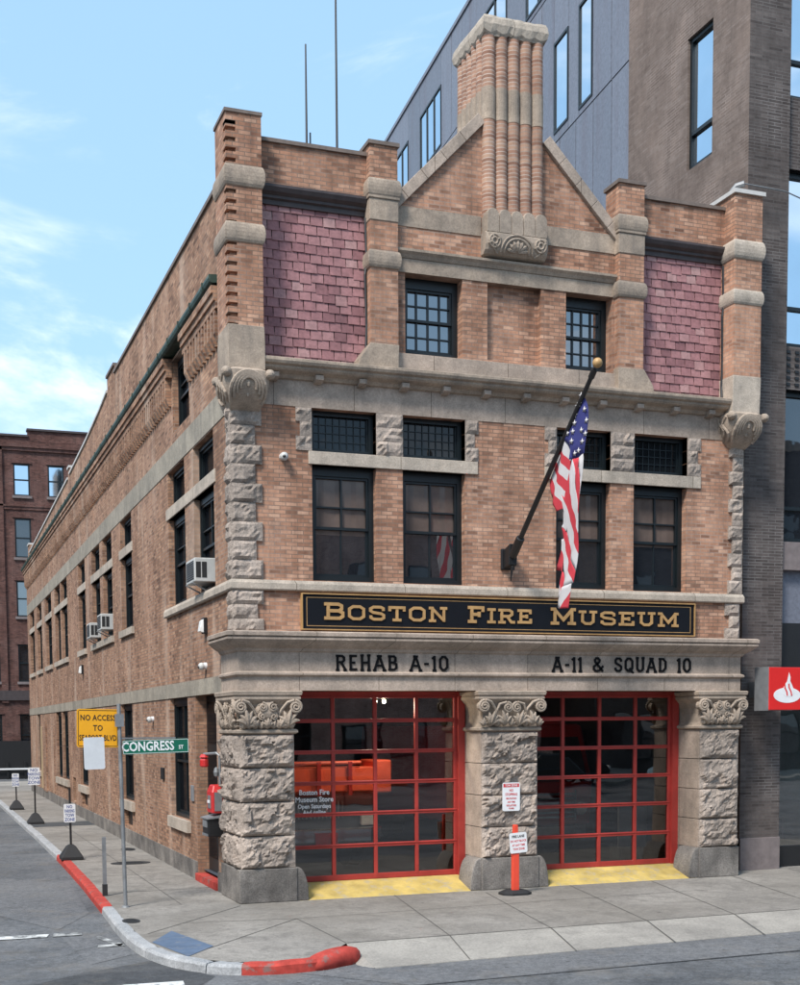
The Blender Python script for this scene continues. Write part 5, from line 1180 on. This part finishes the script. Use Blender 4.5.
stand(-1.80, 7.70, 0.25, 0.40, 1.01, 0.3, 'nearest of the black based white sign stands along the kerb', 1.55)
stand(-1.62, 18.3, 0.34, 0.52, 1.42, 0.3, 'middle sign stand with a two part white sign near the dark strip', 1.4)
stand(-1.66, 25.2, 0.24, 0.46, 1.04, 0.3, 'farthest white sign stand at the end of the side street', 1.3)
dl = thing('delineator_post', 'orange flexible post on a black base with a white sign by the middle pier', 'post', (4.5,-0.98,0))
mb = MB(); mb.loft([[(x_*0.26+4.51+0*q_,-0.98+y_*0.2,z_) for x_, y_ in ((-1,-0.5),(-0.55,-1),(0.55,-1),(1,-0.5),(1,0.5),(0.55,1),(-0.55,1),(-1,0.5))] for z_, q_ in ((0.0,0),(0.035,0))]+[[(x_*0.18+4.51,-0.98+y_*0.14,0.075) for x_, y_ in ((-1,-0.5),(-0.55,-1),(0.55,-1),(1,-0.5),(1,0.5),(0.55,1),(-0.55,1),(-1,0.5))]]); part(mb, 'base', M['rubber'], dl)
mb = MB(); mb.loft([[(4.51-a,-0.98-0.045,z),(4.51+a,-0.98-0.045,z),(4.51+a,-0.98+0.03,z),(4.51-a,-0.98+0.03,z)] for z, a in ((0.06,0.06),(0.7,0.058),(0.82,0.045),(1.16,0.036),(1.17,0.03))]); part(mb, 'post', plain('post_orange', (0.72,0.07,0.035), 0.5, var=0.15), dl, bevel=0.008)
T = tilt((4.545,-1.03,0.87), 0, R(-4))
mb = MB(T); rr_plate(mb, 0.32, 0.34, 0.008, 0.03); pn = part(mb, 'sign_panel', M['white'], dl)
mb = MB(); text_mesh(mb, 'FIRE LANE', 0.06, T @ TR((0,-0.0095,0.105)), 0.0006, 0.0015, sx=0.85); part(mb, 'lettering', M['black'], pn)
for s_, z in (('DO NOT BLOCK',0.03),('AT ANY TIME',-0.04),('TOW ZONE',-0.105)): mb = MB(); text_mesh(mb, s_, 0.05, T @ TR((0,-0.0095,z)), 0.0006, 0.0012, sx=0.78); part(mb, 'lettering', REDINK, pn)
ps = thing('parking_sign', 'small white and red no stopping sign fixed to the middle stone pier', 'sign', (4.73,-0.4,1.6))
T = tilt((4.735,-0.385,1.60), 0, 0)
mb = MB(T); rr_plate(mb, 0.33, 0.49, 0.008, 0.03); mb.box(-0.02,0.02,0.0,0.10,-0.15,0.15); part(mb, 'sign_panel', M['white'], ps)
mb = MB(T); mb.box(-0.15,0.15,-0.0095,-0.0075,0.165,0.225); part(mb, 'header', REDINK, ps)
mb = MB(); text_mesh(mb, 'TOW ZONE', 0.05, T @ TR((0,-0.0105,0.195)), 0.0006, 0.001, sx=0.85); part(mb, 'lettering', M['white'], ps)
for s_, z, h_ in (('NO',0.11,0.062),('STOPPING',0.04,0.062),('FIRE STATION',-0.03,0.04),('ANY TIME',-0.09,0.04),('VIOLATORS',-0.15,0.045),('TOWED',-0.20,0.035)): mb = MB(); text_mesh(mb, s_, h_, T @ TR((0,-0.0105,z)), 0.0006, 0.001, sx=0.8); part(mb, 'lettering', REDINK, ps)

# ================================================================== neighbour: dark brick office tower
OT = thing('office_tower', 'tall dark brick office block standing right of the fire station', 'building', (10,0.3,0))
XT, YT, YE = 9.93, 0.3, 4.42
mb = MB(Matrix(((0,1,0,XT),(1,0,0,0),(0,0,1,0),(0,0,0,1))))
mb.wall(YT, YE, 0, 30, [(1.43,2.26,13.76,16.28,0.16)]); part(mb, 'wall', M['brick_tower'], OT, 'grey brown side wall with one tall window', fix=True)
mb = MB(); mb.wall(XT, 10.84, 0.62, 30, [], YT); mb.face([(10.84,YT,0.62),(10.84,1.2,0.62),(10.84,1.2,30),(10.84,YT,30)])
mb.wall(10.84, 30, 9.15, 9.95, [], 0.42); mb.wall(10.84, 30, 13.2, 14.5, [], 0.42); mb.wall(10.84,30,17.6,19,[],0.42); mb.wall(10.84,30,22,30,[],0.42)
for q in range(5): mb.box(13.6+q*3.4,14.5+q*3.4,0.32,0.7,0.0,30)
part(mb, 'wall', M['brick_dark'], OT, 'dark brick pier and bands facing the street', fix=False)
mb = MB()
for q in range(6):
    for x in (10.93,11.13,11.33,11.53): mb.box(x,x+0.09,0.40,0.45,9.22+q*0.12,9.27+q*0.12)
part(mb, 'brick_vent', M['black'], OT)
mb = MB(); mb.box(XT-0.0,10.845,YT-0.03,YT+0.3,0.0,0.62); parts(mb, 'plinth', M['slab'], OT, bevel=0.006)
mb = MB(); mb.box(10.84,30,0.36,0.8,5.75,6.28); parts(mb, 'stone_band', M['slab'], OT)
mb = MB(); mb.box(10.84,30,0.5,0.8,4.75,5.75); part(mb, 'spandrel', M['panel'], OT)
mb = MB(); mb.box(10.84,30,0.5,0.8,3.35,4.75); mb.box(10.84,30,0.5,0.8,0.0,0.40); part(mb, 'fascia', M['black'], OT)
def bay(z0, z1, x0, x1, d, pane='pane'):
    mb = MB(); mb.box(x0,x0+0.14,d-0.06,d+0.06,z0,z1); mb.box(x1-0.1,x1,d-0.06,d+0.06,z0,z1); mb.box(x0+0.14,x1-0.1,d-0.06,d+0.06,z0,z0+0.1); mb.box(x0+0.14,x1-0.1,d-0.06,d+0.06,z1-0.1,z1)
    mb.box(x0+0.14,x1-0.1,d-0.05,d+0.05,z0+(z1-z0)*0.22,z0+(z1-z0)*0.22+0.07); m_ = (x0+x1)/2; mb.box(m_-0.04,m_+0.04,d-0.04,d+0.04,z0+0.1,z1-0.1)
    W = part(mb, 'window', M['frame'], OT); mb = MB(); mb.face([(x0,d,z0),(x1,d,z0),(x1,d,z1),(x0,d,z1)]); part(mb, 'pane', M[pane], W, fix=False)
for x0, x1 in ((10.845,13.6),(14.5,17.0),(17.9,20.4)):
    bay(6.28,9.15,x0,x1,0.6); bay(9.95,13.2,x0,x1,0.6,'pane_mirror'); bay(14.5,17.6,x0,x1,0.6,'pane_mirror'); bay(19,22,x0,x1,0.6,'pane_mirror')
mb = MB(); mb.box(10.845,10.90,0.55,0.62,0.4,3.35); mb.box(13.0,13.1,0.55,0.62,0.4,3.35); sf = part(mb, 'shop_window', M['frame'], OT)
mb = MB(); mb.face([(10.9,0.58,0.4),(13.6,0.58,0.4),(13.6,0.58,3.35),(10.9,0.58,3.35)]); part(mb, 'pane', M['shopglass'], sf, fix=False)
SHW = plain('shop_interior', (0.42,0.50,0.46), 0.8); mb = MB(); mb.box(10.86,13.6,2.4,2.5,0.1,3.4); mb.face([(10.86,0.6,0.12),(13.6,0.6,0.12),(13.6,2.4,0.12),(10.86,2.4,0.12)]); part(mb, 'shop_interior', SHW, OT)
T = Matrix(((0,1,0,XT),(1,0,0,0),(0,0,1,0),(0,0,0,1)))
mb = MB(T)
for (a,b,c,d) in ((1.43,1.50,13.76,16.28),(2.19,2.26,13.76,16.28),(1.50,2.19,13.76,13.84),(1.50,2.19,16.20,16.28),(1.50,2.19,14.42,14.49)): mb.box(a,b,0.06,0.16,c,d)
W = part(mb, 'window', M['frame'], OT)
mb = MB(T); mb.face([(1.5,0.12,13.8),(2.19,0.12,13.8),(2.19,0.12,16.2),(1.5,0.12,16.2)]); part(mb, 'pane', M['pane_mirror'], W, fix=False)
mb = MB(); mb.box(XT+0.35,30,YT+0.9,YE-0.02,3.6,29.9); mb.box(XT+0.35,30,2.55,YE-0.02,0,3.6); mb.box(XT+0.35,10.8,YT+0.9,2.5,0,3.6); parts(mb, 'wall', M['brick_dark'], OT, 'plain inner mass of the tower')
pf = MB(); pf.box(10.95,10.99,0.75,0.78,0.5,0.98); pf.box(11.27,11.31,0.75,0.78,0.5,0.98); pf.box(10.99,11.27,0.75,0.78,0.5,0.54); pf.box(10.99,11.27,0.75,0.78,0.94,0.98)
pt = thing('picture_frame', 'white framed dark poster standing low inside the shop window', 'frame', (11.13,0.76,0.4))
part(pf, 'frame', M['white'], pt); mb = MB(); mb.box(10.99,11.27,0.765,0.775,0.54,0.94); mb.box(11.11,11.15,0.75,0.80,0.12,0.5); part(mb, 'picture', M['black'], pt)
dk = MB(); dk.box(11.1,12.6,1.3,1.8,0.12,1.15); dk.box(11.05,12.65,1.25,1.85,1.15,1.2); tag(part(dk, 'counter', SHW, None, bevel=0.01), 'pale counter inside the shop window under the red sign', 'counter')
# projecting bank sign
bs = thing('bank_sign', 'red box sign with a white flame mark projecting from the dark brick pier', 'sign', (10.2,0.0,3.45))
mb = MB(); mb.box(9.87,10.66,-0.60,-0.24,3.06,3.84); part(mb, 'face', M['bankred'], bs, bevel=0.008)
mb = MB(); mb.box(9.855,9.869,-0.585,-0.20,3.05,3.85); mb.box(9.857,10.67,-0.239,-0.19,3.05,3.85); mb.box(10.1,10.4,-0.19,0.31,3.3,3.6); part(mb, 'casing', M['grey'], bs)
mb = MB(); cxx, czz = 10.265, 3.33
mb.prism([(cxx+0.30*math.cos(t), czz+0.14*math.sin(t)) for t in [2*math.pi*i/32 for i in range(32)]], 'y', -0.604, -0.598)
fl1 = [(-0.10,0.02),(-0.115,0.10),(-0.08,0.18),(-0.02,0.25),(0.0,0.33),(0.02,0.42),(0.055,0.33),(0.05,0.26),(0.09,0.19),(0.135,0.10),(0.13,0.02),(0.05,-0.03),(-0.04,-0.03)]
mb.prism([(cxx+p[0]+0.01, czz+p[1]) for p in fl1], 'y', -0.607, -0.6045)
part(mb, 'logo', M['white'], bs)
mb = MB()
for o_ in (-0.045,0.05):
    mb.ribbon([(cxx+o_-0.02,czz+0.21),(cxx+o_-0.015,czz+0.14),(cxx+o_+0.03,czz+0.06),(cxx+o_+0.045,czz-0.01)], 0.026, -0.611, -0.6075)
part(mb, 'logo', M['bankred'], bs)

# ================================================================== blue grey panel building behind
PB = thing('panel_building', 'modern blue grey panelled building rising behind the gable', 'building', (10.03,4.45,0))
dirv = Vector((0.0896,1,0)); Lz = 23.72
T = Matrix(((dirv.x,1.0,0,10.03),(dirv.y,-dirv.x,0,4.45),(0,0,1,0),(0,0,0,1)))       # along, inward, up
WIN = [(1.97,2.70,17.2,19.55),(3.30,4.14,17.28,19.42),(5.7,6.6,17.3,19.4),(12.87,15.05,20.9,22.72),(7.3,10.9,20.9,22.72),(4.35,5.95,20.9,22.72),(1.6,3.0,20.9,22.72),(16.4,18.6,21.2,22.6),(8.5,9.4,17.3,19.4),(11.5,12.4,17.3,19.4)]
mb = MB(T); mb.box(0.03,34,0.06,14,0,Lz-0.05); part(mb, 'backing', M['panelgap'], PB)
mb = MB(T)
zl = [0,4.3,8.55,12.8,17.05,20.75,Lz]
for z0, z1 in zip(zl, zl[1:]):
    hs = [h for h in WIN if z0 <= h[2] < z1]
    us = sorted({0.03,*[h[0] for h in hs],*[h[1] for h in hs]}); us.append(34)
    cuts = []
    for a, b in zip(us, us[1:]):
        if any(abs(a-h[0]) < 1e-6 for h in hs):
            h = [h for h in hs if abs(a-h[0]) < 1e-6][0]
            mb.box(a+0.0,b-0.0,0.0,0.05,z0+0.025,h[2]); mb.box(a,b,0.0,0.05,h[3],z1-0.012) if z1-h[3] > 0.05 else None
            continue
        n_ = max(1, round((b-a)/0.95))
        for q in range(n_):
            x0, x1 = a+(b-a)*q/n_, a+(b-a)*(q+1)/n_; mb.box(x0+0.016,x1-0.016,0.0,0.05,z0+0.025,z1-0.012)
mb.box(-0.02,34,-0.04,0.3,Lz,Lz+0.12)
part(mb, 'panel', M['panel'], PB)
mb = MB(T); mb.box(-0.12,0.025,-0.03,0.2,0,30); part(mb, 'corner_joint', M['black'], PB)
for (a,b,c,d) in WIN:
    mb = MB(T); mb.box(a,a+0.05,-0.02,0.04,c,d); mb.box(b-0.06,b,-0.02,0.04,c,d); mb.box(a+0.05,b-0.06,-0.02,0.04,c,c+0.06); mb.box(a+0.05,b-0.06,-0.02,0.04,d-0.06,d)
    n_ = int((b-a)/0.95)
    for q in range(1,n_+1): x = a+(b-a)*q/(n_+1); mb.box(x-0.03,x+0.03,-0.015,0.03,c+0.06,d-0.06)
    W = part(mb, 'window', M['frame'], PB)
    mb = MB(T); mb.face([(a,0.012,c),(b,0.012,c),(b,0.012,d),(a,0.012,d)]); part(mb, 'pane', M['pane_mirror'], W, fix=False)
# ================================================================== red brick warehouse at the end of the side street
WH = thing('brick_warehouse', 'old dark red brick warehouse closing the far end of the side street', 'building', (0,60,-0.1))
yw = 60.0; hs = []
zr = [(17.05,19.0),(13.3,15.7),(9.7,11.9),(5.7,8.0)]
xs = [-17.3+2.06*q for q in range(16)]; xs = [x for x in xs]
cols = [1.2-2.06*q for q in range(9,-1,-1)]+[1.2+2.06*q for q in range(1,9)]
for x in cols:
    for a, b in zr: hs.append((x,x+0.98,a,b,0.22))
    hs.append((x,x+0.98,1.1,3.7,0.22))
mb = MB(); mb.wall(-19, 19, -0.4, 20.35, hs, yw); mb.wall(-19, 2.12, 20.35, 20.6, [], yw); mb.box(2.12,19,yw-0.01,yw+0.5,20.35,21.0)
mb.face([(-19,yw,-0.4),(-19,yw+30,-0.4),(-19,yw+30,20.6),(-19,yw,20.6)]); mb.face([(19,yw,-0.4),(19,yw+30,-0.4),(19,yw+30,20.6),(19,yw,20.6)])
mb.box(0.15,0.55,yw-0.12,yw,4.4,20.0); mb.box(-8.5,-8.1,yw-0.12,yw,4.4,20.0)
for z0, z1, o_ in ((19.75,19.95,0.12),(19.95,20.12,0.2),(16.2,16.38,0.07),(16.38,16.5,0.12)): mb.box(-19,19,yw-o_,yw-0.0,z0,z1)
part(mb, 'wall', M['brick_red'], WH)
mb = MB(); mb.box(-19,19,yw-0.16,yw-0.0,4.55,5.15); mb.box(-19,2.12,yw-0.12,yw+0.5,20.6,20.72); mb.box(2.06,19,yw-0.12,yw+0.5,21.0,21.12); parts(mb, 'stone_band', M['iron'], WH)
mb = MB(); mb.face([(-19,yw,20.5),(19,yw,20.5),(19,yw+30,20.5),(-19,yw+30,20.5)]); part(mb, 'roof', M['roof'], WH)
bk = M['frame']
for x in cols:
    for (a, b) in zr+[(1.1,3.7)]:
        mb = MB(); y = yw+0.16; mb.box(x,x+0.09,y-0.08,y+0.05,a,b); mb.box(x+0.89,x+0.98,y-0.08,y+0.05,a,b); mb.box(x+0.09,x+0.89,y-0.08,y+0.05,a,a+0.09); mb.box(x+0.09,x+0.89,y-0.08,y+0.05,b-0.09,b); mb.box(x+0.09,x+0.89,y-0.06,y+0.05,(a+b)/2-0.04,(a+b)/2+0.04)
        W = part(mb, 'window', M['frame'], WH)
        mb = MB(); mb.face([(x,y,a),(x+0.98,y,a),(x+0.98,y,b),(x,y,b)]); part(mb, 'pane', M[('pane_mirror' if a > 16 else random.choice(['pane_mirror','pane_sky','pane'])) if a > 12 else random.choice(['pane','pane','pane_sky'])], W, fix=False)
        mb = MB(); mb.box(x-0.1,x+1.08,yw-0.1,yw+0.1,a-0.16,a-0.002)
        part(mb, 'sill', M['slab'], W); mb = MB()
        poly = [(x-0.12,b+0.0)]+[(x+0.49-0.61*math.cos(t), b+0.02+0.16*math.sin(t)) for t in [math.pi*i/8 for i in range(9)]]+[(x+1.10,b)]
        poly2 = [(x+0.98,b)]+[(x+0.49+0.49*math.cos(t), b+0.0+0.06*math.sin(t)) for t in [math.pi*i/8 for i in range(9)]][1:-1]+[(x,b)]
        mb.prism([(x-0.12,b+0.002),(x-0.12,b+0.06)]+[(x+0.49-0.61*math.cos(t), b+0.06+0.13*math.sin(t)) for t in [math.pi*i/8 for i in range(1,8)]]+[(x+1.10,b+0.06),(x+1.10,b+0.002)], 'y', yw-0.06, yw+0.02)
        part(mb, 'arch', M['brick_red'], W)
mb = MB(); mb.face([(-30,40,-0.126),(30,40,-0.126),(30,52,-0.126),(-30,52,-0.126)]); struct(mb.build('cross_street', M['apron']))  # pale concrete colour stands in for sunlight on this far road
fn = thing('loading_fence', 'low dark fence with white rail at the foot of the far warehouse', 'fence', (0,55,0))
mb = MB(); mb.box(-6,6,55,55.08,0.42,0.52); part(mb, 'rail', M['white'], fn)
for q in range(12): mb = MB(); mb.box(-6+q,-5.9+q,55.08,55.18,-0.13,0.9); part(mb, 'post', M['black'], fn)
mb = MB(); mb.box(-5.8,5.8,55.2,55.26,-0.1,2.1); part(mb, 'screen', M['black'], fn)

# ================================================================== across the street (seen in the glass)
def plain_building(name, lab, x0, x1, y0, y1, h, m, facing, wz, step):
    t = thing(name, lab, 'building', ((x0+x1)/2, (y0+y1)/2, 0))
    mb = MB(); mb.box(x0,x1,y0,y1,-0.2,h); part(mb, 'wall', m, t)
    mb = MB(); mb.box(x0-0.2,x1+0.2,y0-0.2,y1+0.2,h,h+0.5); parts(mb, 'parapet_coping', M['stone'], t)
    T = {'n': Matrix(((1,0,0,0),(0,-1,0,y1),(0,0,1,0),(0,0,0,1))), 'e': Matrix(((0,-1,0,x1),(1,0,0,0),(0,0,1,0),(0,0,0,1)))}[facing]
    a, b = (x0, x1) if facing == 'n' else (y0, y1); q = a+1.5
    while q < b-2:
        for (za, zb) in wz:
            mb = MB(T); mb.box(q,q+0.09,-0.05,0.02,za,zb); mb.box(q+1.21,q+1.3,-0.05,0.02,za,zb); mb.box(q+0.09,q+1.21,-0.05,0.02,za,za+0.1); mb.box(q+0.09,q+1.21,-0.05,0.02,zb-0.1,zb); mb.box(q+0.09,q+1.21,-0.05,0.02,(za+zb)/2-0.04,(za+zb)/2+0.04)
            W = part(mb, 'window', M['frame'], t); mb = MB(T); mb.face([(q,-0.01,za),(q+1.3,-0.01,za),(q+1.3,-0.01,zb),(q,-0.01,zb)]); part(mb, 'pane', M['pane'], W, fix=False)
        q += step
    return t
plain_building('brick_loft', 'long pinkish brick loft building across the street', -14, 26, -52, -38, 13.5, M['brick_opp'], 'n', [(1,3.2),(4.8,7),(8.6,10.8)], 3.1)
plain_building('brick_store', 'dark red brick store on the other side of the side street', -26, -13, -6, 46, 8.6, M['brick_red'], 'e', [(1,3.4),(5,7.4)], 3.4)
plain_building('brick_block', 'grey brown brick block farther along across the street', 30, 62, -54, -38, 18, M['brick_dark'], 'n', [(1,3.2),(4.8,7),(8.6,10.8),(12.4,14.6)], 3.3)
mb = MB(); mb.face([(-60,-31.5,0.0),(-60,-38,0.0),(70,-38,0.0),(70,-31.5,0.0)]); mb.face([(-60,-31.5,0.0),(70,-31.5,0.0),(70,-31.5,-0.14),(-60,-31.5,-0.14)]); struct(mb.build('sidewalk', M['apron']))
for q in range(3):
    x = 8.3+q*2.04; yb_ = -29.6
    mb = MB(); mb.loft([[(x+a,yb_+b,z) for a, b in ((0,-w_),(1.96,-w_),(1.96,w_),(0,w_))] for z, w_ in ((-0.13,0.30),(0.10,0.30),(0.28,0.18),(0.98,0.11),(1.06,0.10))])
    for e_ in (0.3,1.0,1.6): mb.box(x+e_,x+e_+0.16,yb_-0.26,yb_+0.26,0.36,0.86)
    o = mb.build('traffic_barrier', M['orange'], bevel=0.03)
    c0 = Vector((x+0.95,yb_,-0.13)); o.data.transform(TR(-c0)); o.location = c0
    tag(o, ('orange plastic barrier at the corner end of its row of three','orange plastic barrier in the middle of its row of three','orange plastic barrier nearest the parked cars')[q], 'barrier', 'orange barriers in the road')
def wheel(mb, x, y, r_, w_): 
    mb.tube([(x,y-w_/2,r_-0.13),(x,y+w_/2,r_-0.13)], r_, 20)
def car(x, y, lab, body, heading=1):
    t = thing('parked_car', lab, 'car', (x,y,-0.13), 'cars parked across the street')
    prof = [(-2.4,0.30),(-2.42,0.75),(-2.3,1.02),(-1.95,1.08),(-1.55,1.72),(0.55,1.76),(1.15,1.12),(2.2,0.98),(2.42,0.72),(2.42,0.30)]
    T = TR((x,y,-0.13)) @ Matrix.Scale(heading, 4, (1,0,0))
    mb = MB(T)
    rings = []
    for w_, s in ((-0.92,0.97),(-0.88,1.0),(0.88,1.0),(0.92,0.97)): rings.append([(px*s, w_*(0.86 if pz > 1.4 else 1), 0.3+(pz-0.3)*s) for px, pz in prof])
    mb.loft(rings); part(mb, 'body', body, t, bevel=0.05)
    mb = MB(T)
    for s in (-1,1):
        for poly in ([(-1.82,1.14),(-1.5,1.64),(-0.55,1.67),(-0.55,1.14)],[(-0.45,1.14),(-0.45,1.67),(0.48,1.68),(0.98,1.14)]):
            mb.prism([(a,b) for a,b in poly], 'y', s*0.80, s*0.93)
    part(mb, 'window', M['carglass'], t)
    for wx in (-1.5,1.5):
        for wy in (-0.82,0.82):
            mb = MB(); wheel(mb, x+wx, y+wy, 0.36, 0.24); wo = part(mb, 'wheel', M['rubber'], t)
            mb = MB(); mb.tube([(x+wx,y+wy-0.13,0.23),(x+wx,y+wy+0.13,0.23)], 0.21, 14); part(mb, 'rim', M['chrome'], wo)
    mb = MB(T)
    for s in (-1,1): mb.box(2.36,2.44,s*0.75-0.14,s*0.75+0.14,0.74,0.9)
    part(mb, 'headlight', M['lamp'], t)
car(20.6,-26.5,'black sport utility car parked across the street', M['carblack'], 1)
car(28.5,-27.0,'pale blue car parked across the street', plain('car_blue', (0.25,0.36,0.42), 0.25), 1)
# fire engines inside
def engine(xc, yf, lab, gr, body, wdt):
    t = thing('fire_engine', lab, 'fire engine', (xc,yf,0.19), 'vehicles kept inside the museum'); h = wdt/2; z0 = 0.19
    mb = MB(); mb.loft([[(xc-h,yf+0.25,z0+0.6),(xc+h,yf+0.25,z0+0.6),(xc+h,yf+8,z0+0.6),(xc-h,yf+8,z0+0.6)],[(xc-h,yf+0.15,z0+1.5),(xc+h,yf+0.15,z0+1.5),(xc+h,yf+8,z0+1.5),(xc-h,yf+8,z0+1.5)],[(xc-h+0.08,yf+0.45,z0+2.65),(xc+h-0.08,yf+0.45,z0+2.65),(xc+h-0.08,yf+8,z0+2.65),(xc-h+0.08,yf+8,z0+2.65)]]); part(mb, 'body', body, t, bevel=0.08)
    mb = MB(); mb.loft([[(xc-h+0.15,yf+0.13,z0+1.55),(xc+h-0.15,yf+0.13,z0+1.55),(xc+h-0.15,yf+0.4,z0+1.55),(xc-h+0.15,yf+0.4,z0+1.55)],[(xc-h+0.22,yf+0.40,z0+2.45),(xc+h-0.22,yf+0.40,z0+2.45),(xc+h-0.22,yf+0.6,z0+2.45),(xc-h+0.22,yf+0.6,z0+2.45)]]); part(mb, 'windscreen', M['carglass'], t)
    mb = MB(); mb.loft([[(xc+a,yf+b,z) for a, b in ((-h-0.05,0.25),(-h+0.25,0.0),(h-0.25,0.0),(h+0.05,0.25),(h+0.05,0.4),(-h-0.05,0.4))] for z in (z0+0.42,z0+0.70)]); part(mb, 'bumper', M['chrome'], t, bevel=0.03)
    mb = MB(); mb.box(xc-0.24,xc+0.24,yf-0.015,yf-0.002,z0+0.48,z0+0.66); part(mb, 'plate', M['acwhite'], t)
    mb = MB()
    for q in range(6): mb.box(xc-gr,xc+gr,yf+0.10,yf+0.16,z0+0.82+q*0.09,z0+0.86+q*0.09)
    mb.box(xc-gr-0.04,xc-gr,yf+0.09,yf+0.2,z0+0.78,z0+1.36); mb.box(xc+gr,xc+gr+0.04,yf+0.09,yf+0.2,z0+0.78,z0+1.36); part(mb, 'grille', M['chrome'], t)
    for s in (-1,1):
        mb = MB(); mb.tube([(xc+s*(h-0.3),yf+0.09,z0+1.0),(xc+s*(h-0.3),yf+0.2,z0+1.0)], 0.13, 14); part(mb, 'headlight', M['lamp'], t)
        for wy in (1.3,6.2):
            mb = MB(); mb.tube([(xc+s*(h-0.32),yf+wy,z0+0.48),(xc+s*(h-0.02),yf+wy,z0+0.48)], 0.48, 20); part(mb, 'wheel', M['rubber'], t)
    mb = MB(); mb.box(xc-0.7,xc+0.7,yf+0.7,yf+1.0,z0+2.65,z0+2.8); part(mb, 'light_bar', M['alarmred'], t)
t = thing('fire_engine', 'bright orange red open fire engine behind the garage door nearest the corner', 'fire engine', (1.95,1.5,0.19), 'vehicles kept inside the museum')
EO = plain('engine_orange', (0.9,0.12,0.05), 0.4, var=0.1)
mb = MB(); mb.box(0.8,2.95,1.5,2.0,1.66,2.10); mb.box(0.8,2.72,2.0,8.0,1.4,2.0); part(mb, 'body', EO, t, bevel=0.02)
mb = MB(); mb.box(2.90,3.25,1.46,2.2,1.62,2.22); part(mb, 'body_end', EO, t, bevel=0.03)
mb = MB(); mb.tube([(0.8,1.49,2.18),(2.66,1.49,2.18)], 0.035, 8); part(mb, 'rail', EO, t)
for x in (1.12,1.86,2.45): mb = MB(); mb.box(x-0.035,x+0.035,1.44,1.50,1.60,2.2); part(mb, 'post', M['truckred'], t)
mb = MB(); mb.box(0.75,2.95,1.62,8.0,0.7,1.60); part(mb, 'chassis', M['intfloor'], t, bevel=0.04)
mb = MB()
for q in range(14): mb.box(1.35+q*0.075,1.375+q*0.075,1.58,1.63,1.18,1.5)
part(mb, 'grille', M['galv'], t)
mb = MB(); mb.loft([[(1.95+a,1.35+b,z) for a, b in ((-1.15,0.22),(-0.85,0.0),(0.85,0.0),(1.15,0.22),(1.15,0.36),(-1.15,0.36))] for z in (0.74,1.02)]); part(mb, 'bumper', M['chrome'], t, bevel=0.04)
mb = MB(); mb.box(1.74,2.16,1.32,1.345,0.72,0.94); part(mb, 'plate', M['truckred'], t)
for x in (1.08,2.82):
    mb = MB(); mb.box(x-0.15,x+0.15,1.50,1.62,1.04,1.28); part(mb, 'headlight', M['lamp'], t, bevel=0.03)
    mb = MB(); mb.tube([(x-0.12,2.6,0.67),(x+0.12,2.6,0.67)], 0.48, 20); part(mb, 'wheel', M['rubber'], t)
engine(6.6, 1.7, 'red fire engine with chrome grille behind the garage door beside the dark tower', 0.6, M['truckred'], 2.1)

for (x, lab) in ((2.75,'lit bulb in the garage nearest the corner, the left of two'),(2.92,'lit bulb in the garage nearest the corner, the right of two')):
    t = thing('ceiling_bulb', lab, 'lamp', (x,0.95,3.30), 'lit bulbs inside the garage')
    BM = bpy.data.materials.get('bulb_glow')
    if not BM:
        k = NT('bulb_glow'); k.b.inputs['Emission Color'].default_value = (1.0,0.8,0.4,1); k.b.inputs['Emission Strength'].default_value = 6.0; BM = k.m
    mb = MB(); mb.ball((x,0.95,3.27), 0.04, n=10); part(mb, 'bulb', BM, t)
    mb = MB(); mb.tube([(x,0.95,3.31),(x,0.95,4.18)], 0.012, 6); part(mb, 'cord', M['black'], t)
    pd = bpy.data.lights.new('bulb_light', 'POINT'); pd.energy = 30; pd.color = (1.0,0.85,0.62); pd.shadow_soft_size = 0.05
    po = bpy.data.objects.new('bulb_light', pd); COL.objects.link(po); po.parent = t; po.location = (0,0,-0.12)

db = thing('display_board', 'pale grey board standing inside the garage door beside the dark tower', 'board', (8.1,1.15,0.19))
mb = MB(); mb.box(7.78,8.40,1.12,1.16,0.45,1.27); part(mb, 'panel', M['acwhite'], db, bevel=0.008)
mb = MB(); mb.box(7.82,7.88,1.16,1.5,0.19,0.5); mb.box(8.30,8.36,1.16,1.5,0.19,0.5); parts(mb, 'foot', M['grey'], db)
